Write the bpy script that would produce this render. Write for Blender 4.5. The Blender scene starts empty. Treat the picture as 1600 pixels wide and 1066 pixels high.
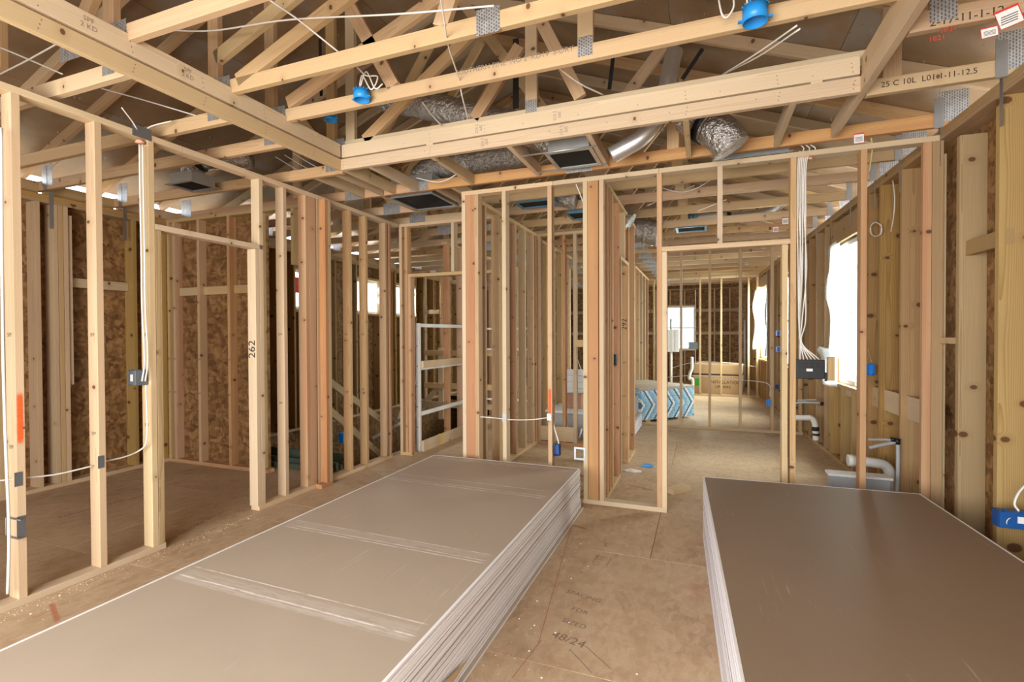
import bpy, bmesh, math, random
from mathutils import Vector, Matrix, Euler
random.seed(7)
sc = bpy.context.scene
C = sc.collection
PI = math.pi
# ------------------------------------------------------------------ camera
F_PX, YAW, PITCH, ROLL, EYE = 777.6, 0.36598, -0.012554, -0.004222, 1.44
def cam_axes():
    cy, sy, cp, sp = math.cos(YAW), math.sin(YAW), math.cos(PITCH), math.sin(PITCH)
    f = Vector((-sy*cp, cy*cp, sp)); r = Vector((cy, sy, 0)); u = r.cross(f)
    cr, sr = math.cos(ROLL), math.sin(ROLL)
    return r*cr + u*sr, u*cr - r*sr, f
RR, UU, FF = cam_axes()
EYEV = Vector((0, 0, EYE))
cd = bpy.data.cameras.new('camera'); cam = bpy.data.objects.new('camera', cd); C.objects.link(cam)
cd.sensor_width = 36; cd.lens = F_PX/1600*36; cd.clip_start = .05; cd.clip_end = 200
m = Matrix((RR, UU, -FF)).transposed().to_4x4(); m.translation = EYEV; cam.matrix_world = m
sc.camera = cam
def ray(x, y): return FF + (x-800)/F_PX*RR - (y-533)/F_PX*UU
def at(x, y, ax, v):
    d = ray(x, y); i = 'xyz'.index(ax); return EYEV + d*((v-EYEV[i])/d[i])
# ------------------------------------------------------------------ light
w = bpy.data.worlds.new('world'); sc.world = w; w.use_nodes = True
bg = w.node_tree.nodes['Background']; bg.inputs[0].default_value = (.93, .97, 1, 1); bg.inputs[1].default_value = 4.0
def area(name, loc, rot, sx, sy, power, col=(1, 1, 1)):
    l = bpy.data.lights.new(name, 'AREA'); l.shape = 'RECTANGLE'; l.size = sx; l.size_y = sy; l.energy = power; l.color = col
    o = bpy.data.objects.new(name, l); C.objects.link(o); o.location = loc; o.rotation_euler = rot; return o
area('daylight_back_opening', (-1.5, -1.75, 1.45), (math.radians(86), 0, math.radians(4)), 3.9, 2.0, 300, (1, .985, .965))
area('daylight_right_window', (2.2, 6.4, 1.9), (math.radians(68), 0, math.radians(92)), 1.2, 1.7, 190, (1, .99, .95))
area('daylight_far_right_window', (1.9, 12.0, 1.9), (math.radians(66), 0, math.radians(92)), 1.5, 1.7, 380, (1, .98, .9))
area('daylight_far_right_window', (2.05, 9.5, 1.9), (math.radians(66), 0, math.radians(92)), .9, 1.7, 240, (1, .98, .9))
for y_ in (6.16, 7.65, 8.86): area('daylight_left_window', (-6.25, y_, 2.25), (math.radians(70), 0, math.radians(-90)), .6, .6, 70, (1, 1, .97))
area('daylight_rear_window', (-.6, 16.3, 1.8), (math.radians(100), 0, math.radians(180)), 1.2, 1.6, 120, (1, 1, 1))
sc.view_settings.view_transform = 'Standard'; sc.view_settings.look = 'None'
sc.view_settings.gamma = 1; sc.view_settings.use_curve_mapping = False
sc.view_settings.exposure = 0.12
sc.cycles.max_bounces = 8; sc.cycles.diffuse_bounces = 5; sc.cycles.transparent_max_bounces = 12
sc.cycles.caustics_reflective = False; sc.cycles.caustics_refractive = False
# ------------------------------------------------------------------ materials
class G:
    def __init__(s, name):
        s.m = bpy.data.materials.new(name); s.m.use_nodes = True; s.t = s.m.node_tree; s.n = s.t.nodes
        s.b = s.n['Principled BSDF']; s.oc = s.n.new('ShaderNodeTexCoord').outputs['Object']
        s.rnd = s.n.new('ShaderNodeObjectInfo').outputs['Random']
    def put(s, inp, v):
        if isinstance(v, bpy.types.NodeSocket): s.t.links.new(v, inp)
        else: inp.default_value = v
    def math(s, op, a, b=0.0, c=0.0, clamp=False):
        n = s.n.new('ShaderNodeMath'); n.operation = op; n.use_clamp = clamp
        for i, v in enumerate((a, b, c)): s.put(n.inputs[i], v)
        return n.outputs[0]
    def vm(s, op, a, b=(0, 0, 0), out=0):
        n = s.n.new('ShaderNodeVectorMath'); n.operation = op; s.put(n.inputs[0], a); s.put(n.inputs[1], b)
        return n.outputs[out]
    def scale(s, v, k): return s.vm('MULTIPLY', v, k if isinstance(k, tuple) else (k, k, k))
    def xyz(s, v):
        n = s.n.new('ShaderNodeSeparateXYZ'); s.put(n.inputs[0], v); return n.outputs
    def comb(s, x, y, z):
        n = s.n.new('ShaderNodeCombineXYZ'); s.put(n.inputs[0], x); s.put(n.inputs[1], y); s.put(n.inputs[2], z); return n.outputs[0]
    def noise(s, v, sc_=1.0, det=2.0, rough=.5, dist=0.0, col=False):
        n = s.n.new('ShaderNodeTexNoise'); s.put(n.inputs['Vector'], v); n.inputs['Scale'].default_value = sc_
        n.inputs['Detail'].default_value = det; n.inputs['Roughness'].default_value = rough; n.inputs['Distortion'].default_value = dist
        return n.outputs['Color' if col else 'Fac']
    def vor(s, v, sc_=1.0, dim='3D', out='Color', feat='F1'):
        n = s.n.new('ShaderNodeTexVoronoi'); n.voronoi_dimensions = dim; n.feature = feat
        if dim == '1D': s.put(n.inputs['W'], v)
        else: s.put(n.inputs['Vector'], v)
        n.inputs['Scale'].default_value = sc_; return n.outputs[out]
    def ramp(s, f, stops):
        n = s.n.new('ShaderNodeValToRGB'); s.put(n.inputs[0], f); e = n.color_ramp.elements
        while len(e) < len(stops): e.new(.5)
        for i, (p, c) in enumerate(stops): e[i].position = p; e[i].color = (*c, 1) if len(c) == 3 else c
        return n.outputs[0]
    def map(s, f, a, b, c=0.0, d=1.0, smooth=True):
        n = s.n.new('ShaderNodeMapRange'); n.interpolation_type = 'SMOOTHSTEP' if smooth else 'LINEAR'
        for i, v in enumerate((f, a, b, c, d)): s.put(n.inputs[i], v)
        return n.outputs[0]
    def mix(s, f, a, b, mode='MIX'):
        n = s.n.new('ShaderNodeMix'); n.data_type = 'RGBA'; n.blend_type = mode; s.put(n.inputs[0], f)
        for i, v in ((6, a), (7, b)): s.put(n.inputs[i], (*v, 1) if isinstance(v, tuple) and len(v) == 3 else v)
        return n.outputs[2]
    def hsv(s, c, h=.5, sa=1.0, v=1.0):
        n = s.n.new('ShaderNodeHueSaturation'); s.put(n.inputs['Color'], c); s.put(n.inputs['Hue'], h); s.put(n.inputs['Saturation'], sa); s.put(n.inputs['Value'], v)
        return n.outputs[0]
    def bump(s, h, st=.3, d=.002):
        n = s.n.new('ShaderNodeBump'); n.inputs['Strength'].default_value = st; n.inputs['Distance'].default_value = d
        s.put(n.inputs['Height'], h); s.put(s.b.inputs['Normal'], n.outputs[0])
    def fin(s, col, rough=.6, metal=0.0, spec=.3):
        s.put(s.b.inputs['Base Color'], (*col, 1) if isinstance(col, tuple) and len(col) == 3 else col)
        s.put(s.b.inputs['Roughness'], rough); s.put(s.b.inputs['Metallic'], metal); s.put(s.b.inputs['Specular IOR Level'], spec)
        return s.m
def lumber(name, early, late, knots=.35, ringw=.55, red=0.0, val=.16, kscale=1.0):
    g = G(name); r = g.rnd
    r2 = g.math('FRACT', g.math('MULTIPLY', r, 37.3)); r3 = g.math('FRACT', g.math('MULTIPLY', r, 91.7))
    p = g.vm('ADD', g.oc, g.comb(g.math('MULTIPLY', r, 11.0), g.math('MULTIPLY', r2, 17.0), g.math('MULTIPLY', r3, 43.0)))
    x, y, z = g.xyz(g.oc)[:3]
    zz = g.math('ADD', z, g.math('MULTIPLY', r3, 43.0))
    wv = g.noise(g.scale(p, (5, 5, .9)), 1, 2)
    # knots: branches crossing the piece at random heights
    w1 = g.math('MULTIPLY', zz, 2.2)
    kd = g.n.new('ShaderNodeTexVoronoi'); kd.voronoi_dimensions = '1D'; g.put(kd.inputs['W'], w1); kd.inputs['Scale'].default_value = 1
    dz = g.math('DIVIDE', kd.outputs['Distance'], 2.2)
    kc = g.xyz(kd.outputs['Color'])
    u = g.math('ADD', g.math('MULTIPLY', g.math('ADD', x, y), .75), g.math('MULTIPLY', g.math('SUBTRACT', kc[0], .5), .11))
    kr = g.math('SQRT', g.math('ADD', g.math('MULTIPLY', dz, dz), g.math('MULTIPLY', u, u)))
    ks = g.math('ADD', .0045*kscale, g.math('MULTIPLY', kc[1], .0105*kscale))
    kmask = g.math('SUBTRACT', 1.0, g.map(kr, g.math('MULTIPLY', ks, .75), g.math('ADD', ks, .002)))
    kin = g.math('LESS_THAN', kc[2], knots)
    kmask = g.math('MULTIPLY', kmask, kin)
    halo = g.math('MULTIPLY', g.math('SUBTRACT', 1.0, g.map(kr, 0.0, .05)), kin)
    # growth rings around an offset pith, bent round the knots
    ox = g.math('ADD', g.math('MULTIPLY', r2, .09), -.02); oy = g.math('ADD', g.math('MULTIPLY', r3, .10), .02)
    dx = g.math('ADD', x, ox); dy = g.math('ADD', y, oy)
    rad = g.math('SQRT', g.math('ADD', g.math('MULTIPLY', dx, dx), g.math('MULTIPLY', dy, dy)))
    rad = g.math('ADD', rad, g.math('MULTIPLY', wv, .035)); rad = g.math('ADD', rad, g.math('MULTIPLY', halo, .012))
    ring = g.math('FRACT', g.math('MULTIPLY', rad, 150))
    ring = g.math('POWER', ring, 2.5)
    fine = g.noise(g.scale(p, (260, 260, 5)), 1, 2, .6)
    f = g.math('ADD', g.math('MULTIPLY', ring, ringw), g.math('MULTIPLY', g.math('SUBTRACT', fine, .5), .5), clamp=True)
    col = g.mix(f, early, late)
    blot = g.noise(g.scale(p, (3, 3, .8)), 1, 2)
    col = g.hsv(col, g.math('ADD', .5, g.math('MULTIPLY', g.math('SUBTRACT', r2, .5), .016)), g.math('ADD', .88, g.math('MULTIPLY', r3, .3)),
                g.math('ADD', g.math('ADD', 1.0-val*.6, g.math('MULTIPLY', r, val*1.2)), g.math('MULTIPLY', g.math('SUBTRACT', blot, .5), .35)))
    if red: col = g.mix(g.math('MULTIPLY', g.map(g.noise(g.scale(p, (14, 14, .5)), 1, 1), .4, .7), red), col, (.42, .17, .075))
    col = g.mix(g.math('MULTIPLY', halo, .35), col, tuple(v*.8 for v in late))
    col = g.mix(g.math('MULTIPLY', kmask, .88), col, (.10, .036, .016))
    g.bump(f, .12, .0006)
    return g.fin(col, .62, 0, .25)
M = {}
M['spruce'] = lumber('pale_spruce_lumber', (.64, .50, .33), (.45, .30, .16), .35, .42)
M['stud'] = lumber('spf_stud_lumber', (.58, .42, .25), (.41, .255, .125), .55, .5)
M['fir'] = lumber('reddish_fir_lumber', (.56, .35, .20), (.41, .205, .10), .6, .45, .5)
M['pine'] = lumber('yellow_pine_lumber', (.44, .295, .142), (.285, .16, .06), .7, .8, 0, .16, 2.0)
M['truss'] = lumber('truss_lumber', (.55, .395, .235), (.41, .255, .13), .5, .6, .10, .3)
M['trussred'] = lumber('red_truss_lumber', (.52, .31, .165), (.36, .17, .08), .5, .6, .6, .25)
M['green'] = lumber('green_treated_lumber', (.10, .14, .10), (.06, .09, .06), .3, .4)
def flakes(name, a, b, c, sc_=1.0, bright=1.0):
    g = G(name)
    p = g.vm('ADD', g.oc, g.comb(g.math('MULTIPLY', g.rnd, 23.0), g.math('MULTIPLY', g.rnd, 57.0), g.math('MULTIPLY', g.rnd, 9.0)))
    wob = g.noise(p, 6*sc_, 2, .5, 0, True)
    q = g.vm('ADD', p, g.scale(g.vm('SUBTRACT', wob, (.5, .5, .5)), .12))
    v1 = g.xyz(g.vor(g.scale(q, (26*sc_, 26*sc_, 10*sc_))))
    v2 = g.xyz(g.vor(g.scale(q, (11*sc_, 30*sc_, 30*sc_))))
    f = g.math('ADD', g.math('MULTIPLY', v1[0], .5), g.math('MULTIPLY', v2[1], .5))
    col = g.ramp(f, [(.15, a), (.5, b), (.85, c)])
    d = g.map(v2[2], .86, .9); col = g.mix(g.math('MULTIPLY', d, .6), col, (.09, .04, .015))
    col = g.hsv(col, .5, 1.0, g.math('MULTIPLY', g.math('ADD', .8, g.math('MULTIPLY', g.noise(p, 1.6, 2), .4)), bright))
    g.bump(f, .25, .001)
    return g.fin(col, .62)
M['osb'] = flakes('osb_sheathing', (.165, .082, .030), (.255, .135, .052), (.37, .21, .088))
def subfloor():
    g = G('subfloor_panel')
    p = g.vm('ADD', g.oc, g.comb(g.math('MULTIPLY', g.rnd, 23.0), g.math('MULTIPLY', g.rnd, 57.0), 0.0))
    big = g.noise(p, 1.3, 4, .6); mid = g.noise(p, 9, 4, .65); sm = g.noise(p, 70, 3, .7)
    v = g.xyz(g.vor(g.scale(g.vm('ADD', p, g.scale(g.noise(p, 8, 2, .5, 0, True), .1)), (40, 15, 15))))
    f = g.math('ADD', g.math('MULTIPLY', big, .45), g.math('ADD', g.math('MULTIPLY', mid, .35), g.math('ADD', g.math('MULTIPLY', sm, .1), g.math('MULTIPLY', v[0], .12))))
    col = g.ramp(f, [(.3, (.33, .205, .115)), (.45, (.47, .325, .20)), (.6, (.56, .41, .265)), (.8, (.64, .50, .345))])
    fib = g.noise(g.scale(p, (25, 220, 1)), 1, 3, .7); col = g.mix(g.math('MULTIPLY', g.map(fib, .5, .75), .35), col, (.27, .165, .09)); fb2 = g.noise(g.scale(p, (190, 30, 1)), 1, 3, .7); col = g.mix(g.math('MULTIPLY', g.map(fb2, .52, .75), .3), col, (.62, .47, .31))
    col = g.mix(g.math('MULTIPLY', g.map(g.noise(p, 2.1, 3, .7), .58, .75), .35), col, (.25, .15, .08))
    col = g.mix(g.math('MULTIPLY', g.map(g.noise(g.vm('ADD', p, (9, 4, 2)), 4.3, 3, .7), .62, .72), .25), col, (.45, .14, .07))
    sp = g.map(g.noise(p, 140, 1, .5), .77, .8); col = g.mix(g.math('MULTIPLY', sp, .55), col, (.66, .6, .5))
    g.bump(sm, .15, .001)
    return g.fin(col, g.math('ADD', .42, g.math('MULTIPLY', mid, .3)), 0, .3)
M['floor'] = subfloor()
def roofdeck():
    g = G('foil_faced_roof_sheathing')
    p = g.vm('ADD', g.oc, g.comb(g.math('MULTIPLY', g.rnd, 23.0), g.math('MULTIPLY', g.rnd, 57.0), 0.0))
    b = g.noise(p, 2.2, 4, .6); s = g.noise(p, 45, 2, .6)
    col = g.ramp(b, [(.3, (.25, .17, .10)), (.55, (.35, .25, .155)), (.75, (.42, .32, .21))])
    col = g.mix(g.math('MULTIPLY', g.map(g.noise(p, 1.1, 3, .6), .52, .68), .6), col, (.34, .35, .35))
    d = g.map(s, .68, .74); col = g.mix(g.math('MULTIPLY', d, .5), col, (.12, .09, .06))
    g.bump(b, .25, .01)
    return g.fin(col, g.math('ADD', .32, g.math('MULTIPLY', b, .25)), .38, .4)
M['deck'] = roofdeck()
def gyp(name, base, lines, dusty):
    """tan gypsum paper with white chalk lines (y positions in sheet coordinates) and scuffs"""
    g = G(name); x, y, z = g.xyz(g.oc)[:3]; p = g.oc
    b = g.noise(p, 1.4, 3, .6); fibre = g.noise(g.scale(p, (180, 30, 180)), 1, 2)
    col = g.hsv((*base, 1), .5, 1.0, g.math('ADD', .86, g.math('ADD', g.math('MULTIPLY', b, .2), g.math('MULTIPLY', fibre, .08))))
    brk = g.map(g.noise(g.scale(p, (9, 60, 9)), 1, 3, .7), .30, .58)
    tot = 0.0
    for yy, wd, st in lines:
        d = g.math('ABSOLUTE', g.math('SUBTRACT', g.math('ADD', y, g.math('MULTIPLY', x, .02)), yy))
        tot = g.math('ADD', tot, g.math('MULTIPLY', g.math('SUBTRACT', 1.0, g.map(d, wd*.4, wd)), st))
    if lines:
        edge = g.math('SUBTRACT', 1.0, g.map(g.math('ABSOLUTE', x), .60, .66))
        tot = g.math('MULTIPLY', g.math('MULTIPLY', tot, brk), edge)
    sn = g.noise(g.scale(p, (70, 2.2, 1)), 1, 3, .6)
    reg = g.map(g.noise(p, 2.3, 2), .5, .68)
    scuff = g.math('MULTIPLY', g.math('MULTIPLY', g.map(sn, .6, .72), reg), dusty)
    tot = g.math('ADD', tot, scuff, clamp=True)
    col = g.mix(tot, col, (.84, .80, .76))
    spk = g.map(g.noise(p, 60, 1), .81, .84); col = g.mix(g.math('MULTIPLY', spk, dusty), col, (.8, .78, .75))
    return g.fin(col, .55, 0, .35)
M['gyp_l'] = gyp('tan_gypsum_paper', (.45, .367, .283), [(-.60, .006, .8), (.02, .006, .8), (-.625, .02, .25), (.045, .006, .7), (.115, .005, .7), (.08, .04, .15), (1.03, .006, .8), (1.07, .006, .7), (1.18, .006, .6), (1.72, .006, .8), (1.76, .012, .5), (-.58, .05, .2), (-.52, .005, .8)], .35)
M['gyp_r'] = gyp('brown_gypsum_paper', (.27, .19, .125), [], .22)
def plain(name, col, rough=.5, metal=0.0, spec=.4, var=.12, sc_=12.0):
    g = G(name); n = g.noise(g.oc, sc_, 3, .6)
    c = g.hsv((*col, 1), .5, 1.0, g.math('ADD', 1-var/2, g.math('MULTIPLY', n, var)))
    return g.fin(c, g.math('ADD', rough-.05, g.math('MULTIPLY', n, .1)), metal, spec)
def gypedge(name, col, amp=.26):
    g = G(name); x, y, z = g.xyz(g.oc)[:3]
    v = g.math('ADD', .84, g.math('MULTIPLY', g.rnd, .22))
    n = g.noise(g.scale(g.oc, (3, 3, 60)), 1, 3, .6)
    c = g.hsv((*col, 1), .5, 1.0, g.math('MULTIPLY', v, g.math('ADD', 1-amp*.5, g.math('MULTIPLY', n, amp))))
    mk = g.map(g.noise(g.scale(g.oc, (1, 1.6, 70)), 1, 3, .75), .70, .73); c = g.mix(g.math('MULTIPLY', mk, .5), c, (.25, .2, .22))
    return g.fin(c, .7)
M['edge_l'] = gypedge('grey_board_edge_paper', (.82, .81, .80))
M['edge_r'] = gypedge('white_board_edge_paper', (.84, .83, .89), .1)
M['tape'] = plain('white_edge_tape', (.85, .85, .84), .5)
def galv():
    g = G('galvanized_plate'); x, y, z = g.xyz(g.oc)[:3]
    n = g.noise(g.oc, 30, 2)
    # punched teeth in staggered rows
    row = g.math('FLOOR', g.math('MULTIPLY', x, 75)); 
    fx = g.math('FRACT', g.math('MULTIPLY', x, 75)); fz = g.math('FRACT', g.math('ADD', g.math('MULTIPLY', z, 55), g.math('MULTIPLY', row, .5)))
    slot = g.math('MULTIPLY', g.map(g.math('ABSOLUTE', g.math('SUBTRACT', fx, .5)), .14, .24, 1, 0), g.map(g.math('ABSOLUTE', g.math('SUBTRACT', fz, .5)), .28, .38, 1, 0))
    c = g.mix(g.math('MULTIPLY', slot, .75), g.ramp(n, [(.3, (.46, .48, .50)), (.7, (.68, .70, .72))]), (.10, .10, .11))
    g.bump(slot, .6, .002)
    return g.fin(c, .42, .75, .5)
M['galv'] = galv()
M['strap'] = plain('galvanized_strap', (.42, .44, .46), .38, .85, .5, .3, 40)
M['plate_dark'] = plain('dark_grey_nail_plate', (.16, .17, .18), .5, .5)
M['cable'] = plain('white_cable_jacket', (.78, .76, .71), .45)
M['cabley'] = plain('yellow_cable_jacket', (.62, .47, .16), .45)
M['blue'] = plain('blue_plastic_box', (.02, .30, .78), .35, 0, .5)
M['bluedk'] = plain('dark_blue_plastic_box', (.012, .085, .30), .4, 0, .5)
M['greybox'] = plain('grey_plastic_box', (.13, .145, .16), .4)
M['black'] = plain('black_plastic', (.012, .012, .013), .45)
M['void'] = plain('black_boot_void', (.006, .006, .007), .8)  # near-black colour standing in for the shade inside the boots
M['white'] = plain('white_plastic', (.78, .79, .78), .4)
M['pvc'] = plain('pvc_pipe', (.72, .72, .68), .35)
M['pex'] = plain('grey_pex_pipe', (.42, .43, .44), .4)
M['sheet'] = plain('galvanized_sheet_metal', (.50, .53, .53), .34, .7, .5, .25, 9)
M['bluesheet'] = plain('bluish_register_boot', (.12, .25, .34), .4, .4)
M['pan'] = plain('grey_white_enamel', (.36, .385, .40), .35)
M['tub'] = plain('grey_tub_apron', (.46, .48, .49), .5)
M['orangem'] = plain('orange_cardboard', (.46, .24, .15), .7)
def wrapmat():
    g = G('white_housewrap'); g.fin((.84, .86, .86), .5); tr = g.n.new('ShaderNodeBsdfTranslucent'); tr.inputs[0].default_value = (.9, .92, .93, 1)
    mx = g.n.new('ShaderNodeMixShader'); mx.inputs[0].default_value = .55; g.t.links.new(g.b.outputs[0], mx.inputs[1]); g.t.links.new(tr.outputs[0], mx.inputs[2])
    g.t.links.new(mx.outputs[0], g.n['Material Output'].inputs[0]); return g.m
M['wrap'] = wrapmat()
M['carton'] = plain('brown_cardboard', (.50, .34, .185), .7)
M['label'] = plain('white_paper_label', (.80, .80, .78), .6)
M['redlab'] = plain('red_paper_label', (.62, .045, .03), .6)
M['ink'] = plain('black_ink', (.03, .028, .027), .8)
M['greyink'] = plain('faded_grey_ink', (.16, .125, .10), .8)
M['stampink'] = plain('pale_grade_stamp_ink', (.30, .25, .20), .8)
M['redink'] = plain('red_ink', (.50, .05, .025), .8)
M['greenlab'] = plain('green_label', (.05, .42, .04), .6)
M['sand'] = plain('pale_sand_ground', (.62, .56, .47), .9, 0, .1, .2, 1)
M['rag'] = plain('white_rag_paper', (.75, .74, .72), .8)
M['chip'] = plain('white_plaster_crumb', (.78, .76, .72), .8)
M['paintw'] = plain('worn_white_painted_steel', (.76, .76, .74), .45, 0, .4, .3, 22)
M['foam'] = plain('salmon_fire_caulk', (.72, .38, .26), .7)
M['yellow'] = plain('yellow_strap', (.72, .45, .05), .5)
M['nail'] = plain('shiny_nail_tip', (.80, .78, .74), .3, .9)
def spray(c, k, nm):
    g = G(nm); x, y, z = g.xyz(g.oc)[:3]
    a = g.map(g.math('ABSOLUTE', x), .006, .017, 1, 0); l = g.map(g.math('ABSOLUTE', z), .10, .15, 1, 0)
    n = g.map(g.noise(g.oc, 90, 2), .2, .55)
    al = g.math('MULTIPLY', g.math('MULTIPLY', a, l), g.math('ADD', .45, g.math('MULTIPLY', n, .55)))
    g.put(g.b.inputs['Alpha'], g.math('MULTIPLY', al, k)); return g.fin(c, .6)
M['spray'] = spray((.95, .13, .025), 1.0, 'orange_spray_paint'); M['sprayred'] = spray((.62, .13, .06), .38, 'faint_red_spray_paint')
M['floorink'] = plain('faded_floor_ink', (.23, .165, .11), .8); M['chalkred'] = plain('red_chalk_line', (.38, .17, .10), .8)
def foil():
    g = G('silver_foil_duct'); x, y, z = g.xyz(g.oc)[:3]
    n = g.noise(g.oc, 28, 4, .65); g.bump(n, .9, .03)
    c = g.ramp(n, [(.3, (.36, .35, .33)), (.7, (.62, .61, .59))])
    return g.fin(c, .22, .9, .5)
M['foil'] = foil()
M['pipe'] = plain('bright_metal_pipe', (.74, .75, .76), .36, .85, .5, .2, 30)
def glass():
    g = G('window_glass'); t = g.n.new('ShaderNodeBsdfTransparent'); t.inputs[0].default_value = (.92, .96, .95, 1)
    gl = g.n.new('ShaderNodeBsdfGlossy'); gl.inputs['Roughness'].default_value = .05
    mx = g.n.new('ShaderNodeMixShader'); mx.inputs[0].default_value = .06
    g.t.links.new(t.outputs[0], mx.inputs[1]); g.t.links.new(gl.outputs[0], mx.inputs[2])
    g.t.links.new(mx.outputs[0], g.n['Material Output'].inputs[0]); return g.m
M['glass'] = glass()
def bluewrap():
    g = G('blue_printed_bundle_paper'); x, y, z = g.xyz(g.oc)[:3]
    zig = g.math('MULTIPLY', g.math('ABSOLUTE', z), .75)
    ph = g.math('FRACT', g.math('MULTIPLY', g.math('ADD', x, zig), 4.6))
    c = g.ramp(ph, [(0, (.30, .58, .80)), (.30, (.42, .70, .88)), (.34, (.03, .09, .20)), (.48, (.05, .15, .30)), (.52, (.80, .84, .86)), (.70, (.86, .88, .88)), (.74, (.18, .42, .66)), (.9, (.24, .5, .74))])
    n = g.n.new('ShaderNodeTexNoise'); lines = g.math('FRACT', g.math('MULTIPLY', z, 36)); l = g.map(lines, .8, .95)
    c = g.mix(g.math('MULTIPLY', l, .45), c, (.8, .84, .86))
    k = g.math('GREATER_THAN', g.noise(g.scale(g.oc, (40, 40, 36)), 1, 1), .62); c = g.mix(g.math('MULTIPLY', k, .6), c, (.05, .08, .14))
    return g.fin(c, .5)
M['bluewrap'] = bluewrap()
# ------------------------------------------------------------------ builders
def link(name, data, parent, loc, rot=None):
    o = bpy.data.objects.new(name, data); C.objects.link(o)
    if parent is not None:
        o.parent = parent; o.location = Vector(loc) - (Vector((0, 0, 0)) if parent.get('_local') else Vector(parent['_w']))
    else: o.location = loc
    if rot is not None: o.rotation_euler = rot
    o['_w'] = tuple(loc)
    return o
def thing(name, label, cat, loc=(0, 0, 0), group=None, rz=0.0, kind=None):
    o = bpy.data.objects.new(name, None); C.objects.link(o); o.location = loc; o.rotation_euler = (0, 0, rz); o.empty_display_size = .1
    o['_w'] = tuple(loc)
    if rz: o['_local'] = 1
    if label: o['label'] = label
    if cat: o['category'] = cat
    if group: o['group'] = group
    if kind: o['kind'] = kind
    return o
def tag(o, label, cat, group=None, kind=None):
    o['label'] = label; o['category'] = cat
    if group: o['group'] = group
    if kind: o['kind'] = kind
    return o
CACHE = {}
def boxmesh(a, b, L, mat, bev=.0015):
    k = (round(a, 4), round(b, 4), round(L, 4), mat, bev)
    if k in CACHE: return CACHE[k]
    bm = bmesh.new(); bmesh.ops.create_cube(bm, size=1)
    for v in bm.verts: v.co = (v.co.x*a, v.co.y*b, v.co.z*L)
    if bev: bmesh.ops.bevel(bm, geom=bm.edges[:], offset=min(bev, a*.3, b*.3, L*.3), segments=1, affect='EDGES')
    me = bpy.data.meshes.new('box'); bm.to_mesh(me); bm.free(); me.materials.append(M[mat]); CACHE[k] = me
    return me
def bx(name, par, x0, x1, y0, y1, z0, z1, mat, bev=.0015):
    """axis-aligned piece given by its extents; its mesh runs along local Z so the grain follows it"""
    dx, dy, dz = abs(x1-x0), abs(y1-y0), abs(z1-z0); c = ((x0+x1)/2, (y0+y1)/2, (z0+z1)/2)
    if dz >= dx and dz >= dy: me, rot = boxmesh(dx, dy, dz, mat, bev), (0, 0, 0)
    elif dx >= dy: me, rot = boxmesh(dz, dy, dx, mat, bev), (0, PI/2, 0)
    else: me, rot = boxmesh(dx, dz, dy, mat, bev), (-PI/2, 0, 0)
    return link(name, me, par, c, rot)
def plain_box(name, par, x0, x1, y0, y1, z0, z1, mat, bev=.002):
    me = boxmesh(abs(x1-x0), abs(y1-y0), abs(z1-z0), mat, bev); return link(name, me, par, ((x0+x1)/2, (y0+y1)/2, (z0+z1)/2))
def beam(name, par, A, B, wd, th, mat, up=(0, 1, 0)):
    """stick from A to B; thickness th along `up`, width wd across"""
    A, B = Vector(A), Vector(B); d = B-A; L = d.length; zax = d/L; yax = Vector(up); xax = yax.cross(zax)
    if xax.length < 1e-4: yax = Vector((1, 0, 0)); xax = yax.cross(zax)
    xax.normalize(); yax = zax.cross(xax)
    rot = Matrix((xax, yax, zax)).transposed().to_euler()
    return link(name, boxmesh(wd, th, L, mat), par, (A+B)/2, rot)
def meshobj(name, verts, faces, mat, par=None, loc=(0, 0, 0), smooth=False, rot=None):
    me = bpy.data.meshes.new(name); me.from_pydata([tuple(v) for v in verts], [], faces); me.materials.append(M[mat])
    if smooth:
        for p in me.polygons: p.use_smooth = True
    me.update(); return link(name, me, par, loc, rot)
def spline(pts, n=6):
    P = [Vector(p) for p in pts]; out = []
    if len(P) < 3: n = max(1, n)
    Q = [P[0]*2-P[1]]+P+[P[-1]*2-P[-2]]
    for i in range(1, len(Q)-2):
        for k in range(n):
            t = k/n; a, b, c, d = Q[i-1], Q[i], Q[i+1], Q[i+2]
            out.append(.5*((2*b)+(c-a)*t+(2*a-5*b+4*c-d)*t*t+(3*b-a-3*c+d)*t**3))
    return out+[P[-1]]
def tube(name, par, pts, r, mat, seg=8, n=6, rf=None, caps=True, smooth=True):
    S = spline(pts, n) if len(pts) > 2 else ([Vector(pts[0]).lerp(Vector(pts[1]), k/n) for k in range(n+1)] if rf else [Vector(p) for p in pts])
    o0 = S[0].copy(); V, Fc = [], []
    T = [(S[min(i+1, len(S)-1)]-S[max(i-1, 0)]).normalized() for i in range(len(S))]
    a = T[0].orthogonal().normalized()
    for i, s_ in enumerate(S):
        a = (a-T[i]*a.dot(T[i])).normalized(); b = T[i].cross(a)
        rr = r*(rf(i/(len(S)-1), i) if rf else 1)
        for k in range(seg):
            q = 2*PI*k/seg; V.append(s_-o0+(a*math.cos(q)+b*math.sin(q))*rr)
    for i in range(len(S)-1):
        for k in range(seg):
            k2 = (k+1) % seg; Fc.append((i*seg+k, i*seg+k2, (i+1)*seg+k2, (i+1)*seg+k))
    if caps: Fc += [tuple(range(seg))[::-1], tuple((len(S)-1)*seg+k for k in range(seg))]
    return meshobj(name, V, Fc, mat, par, tuple(o0), smooth)
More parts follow.
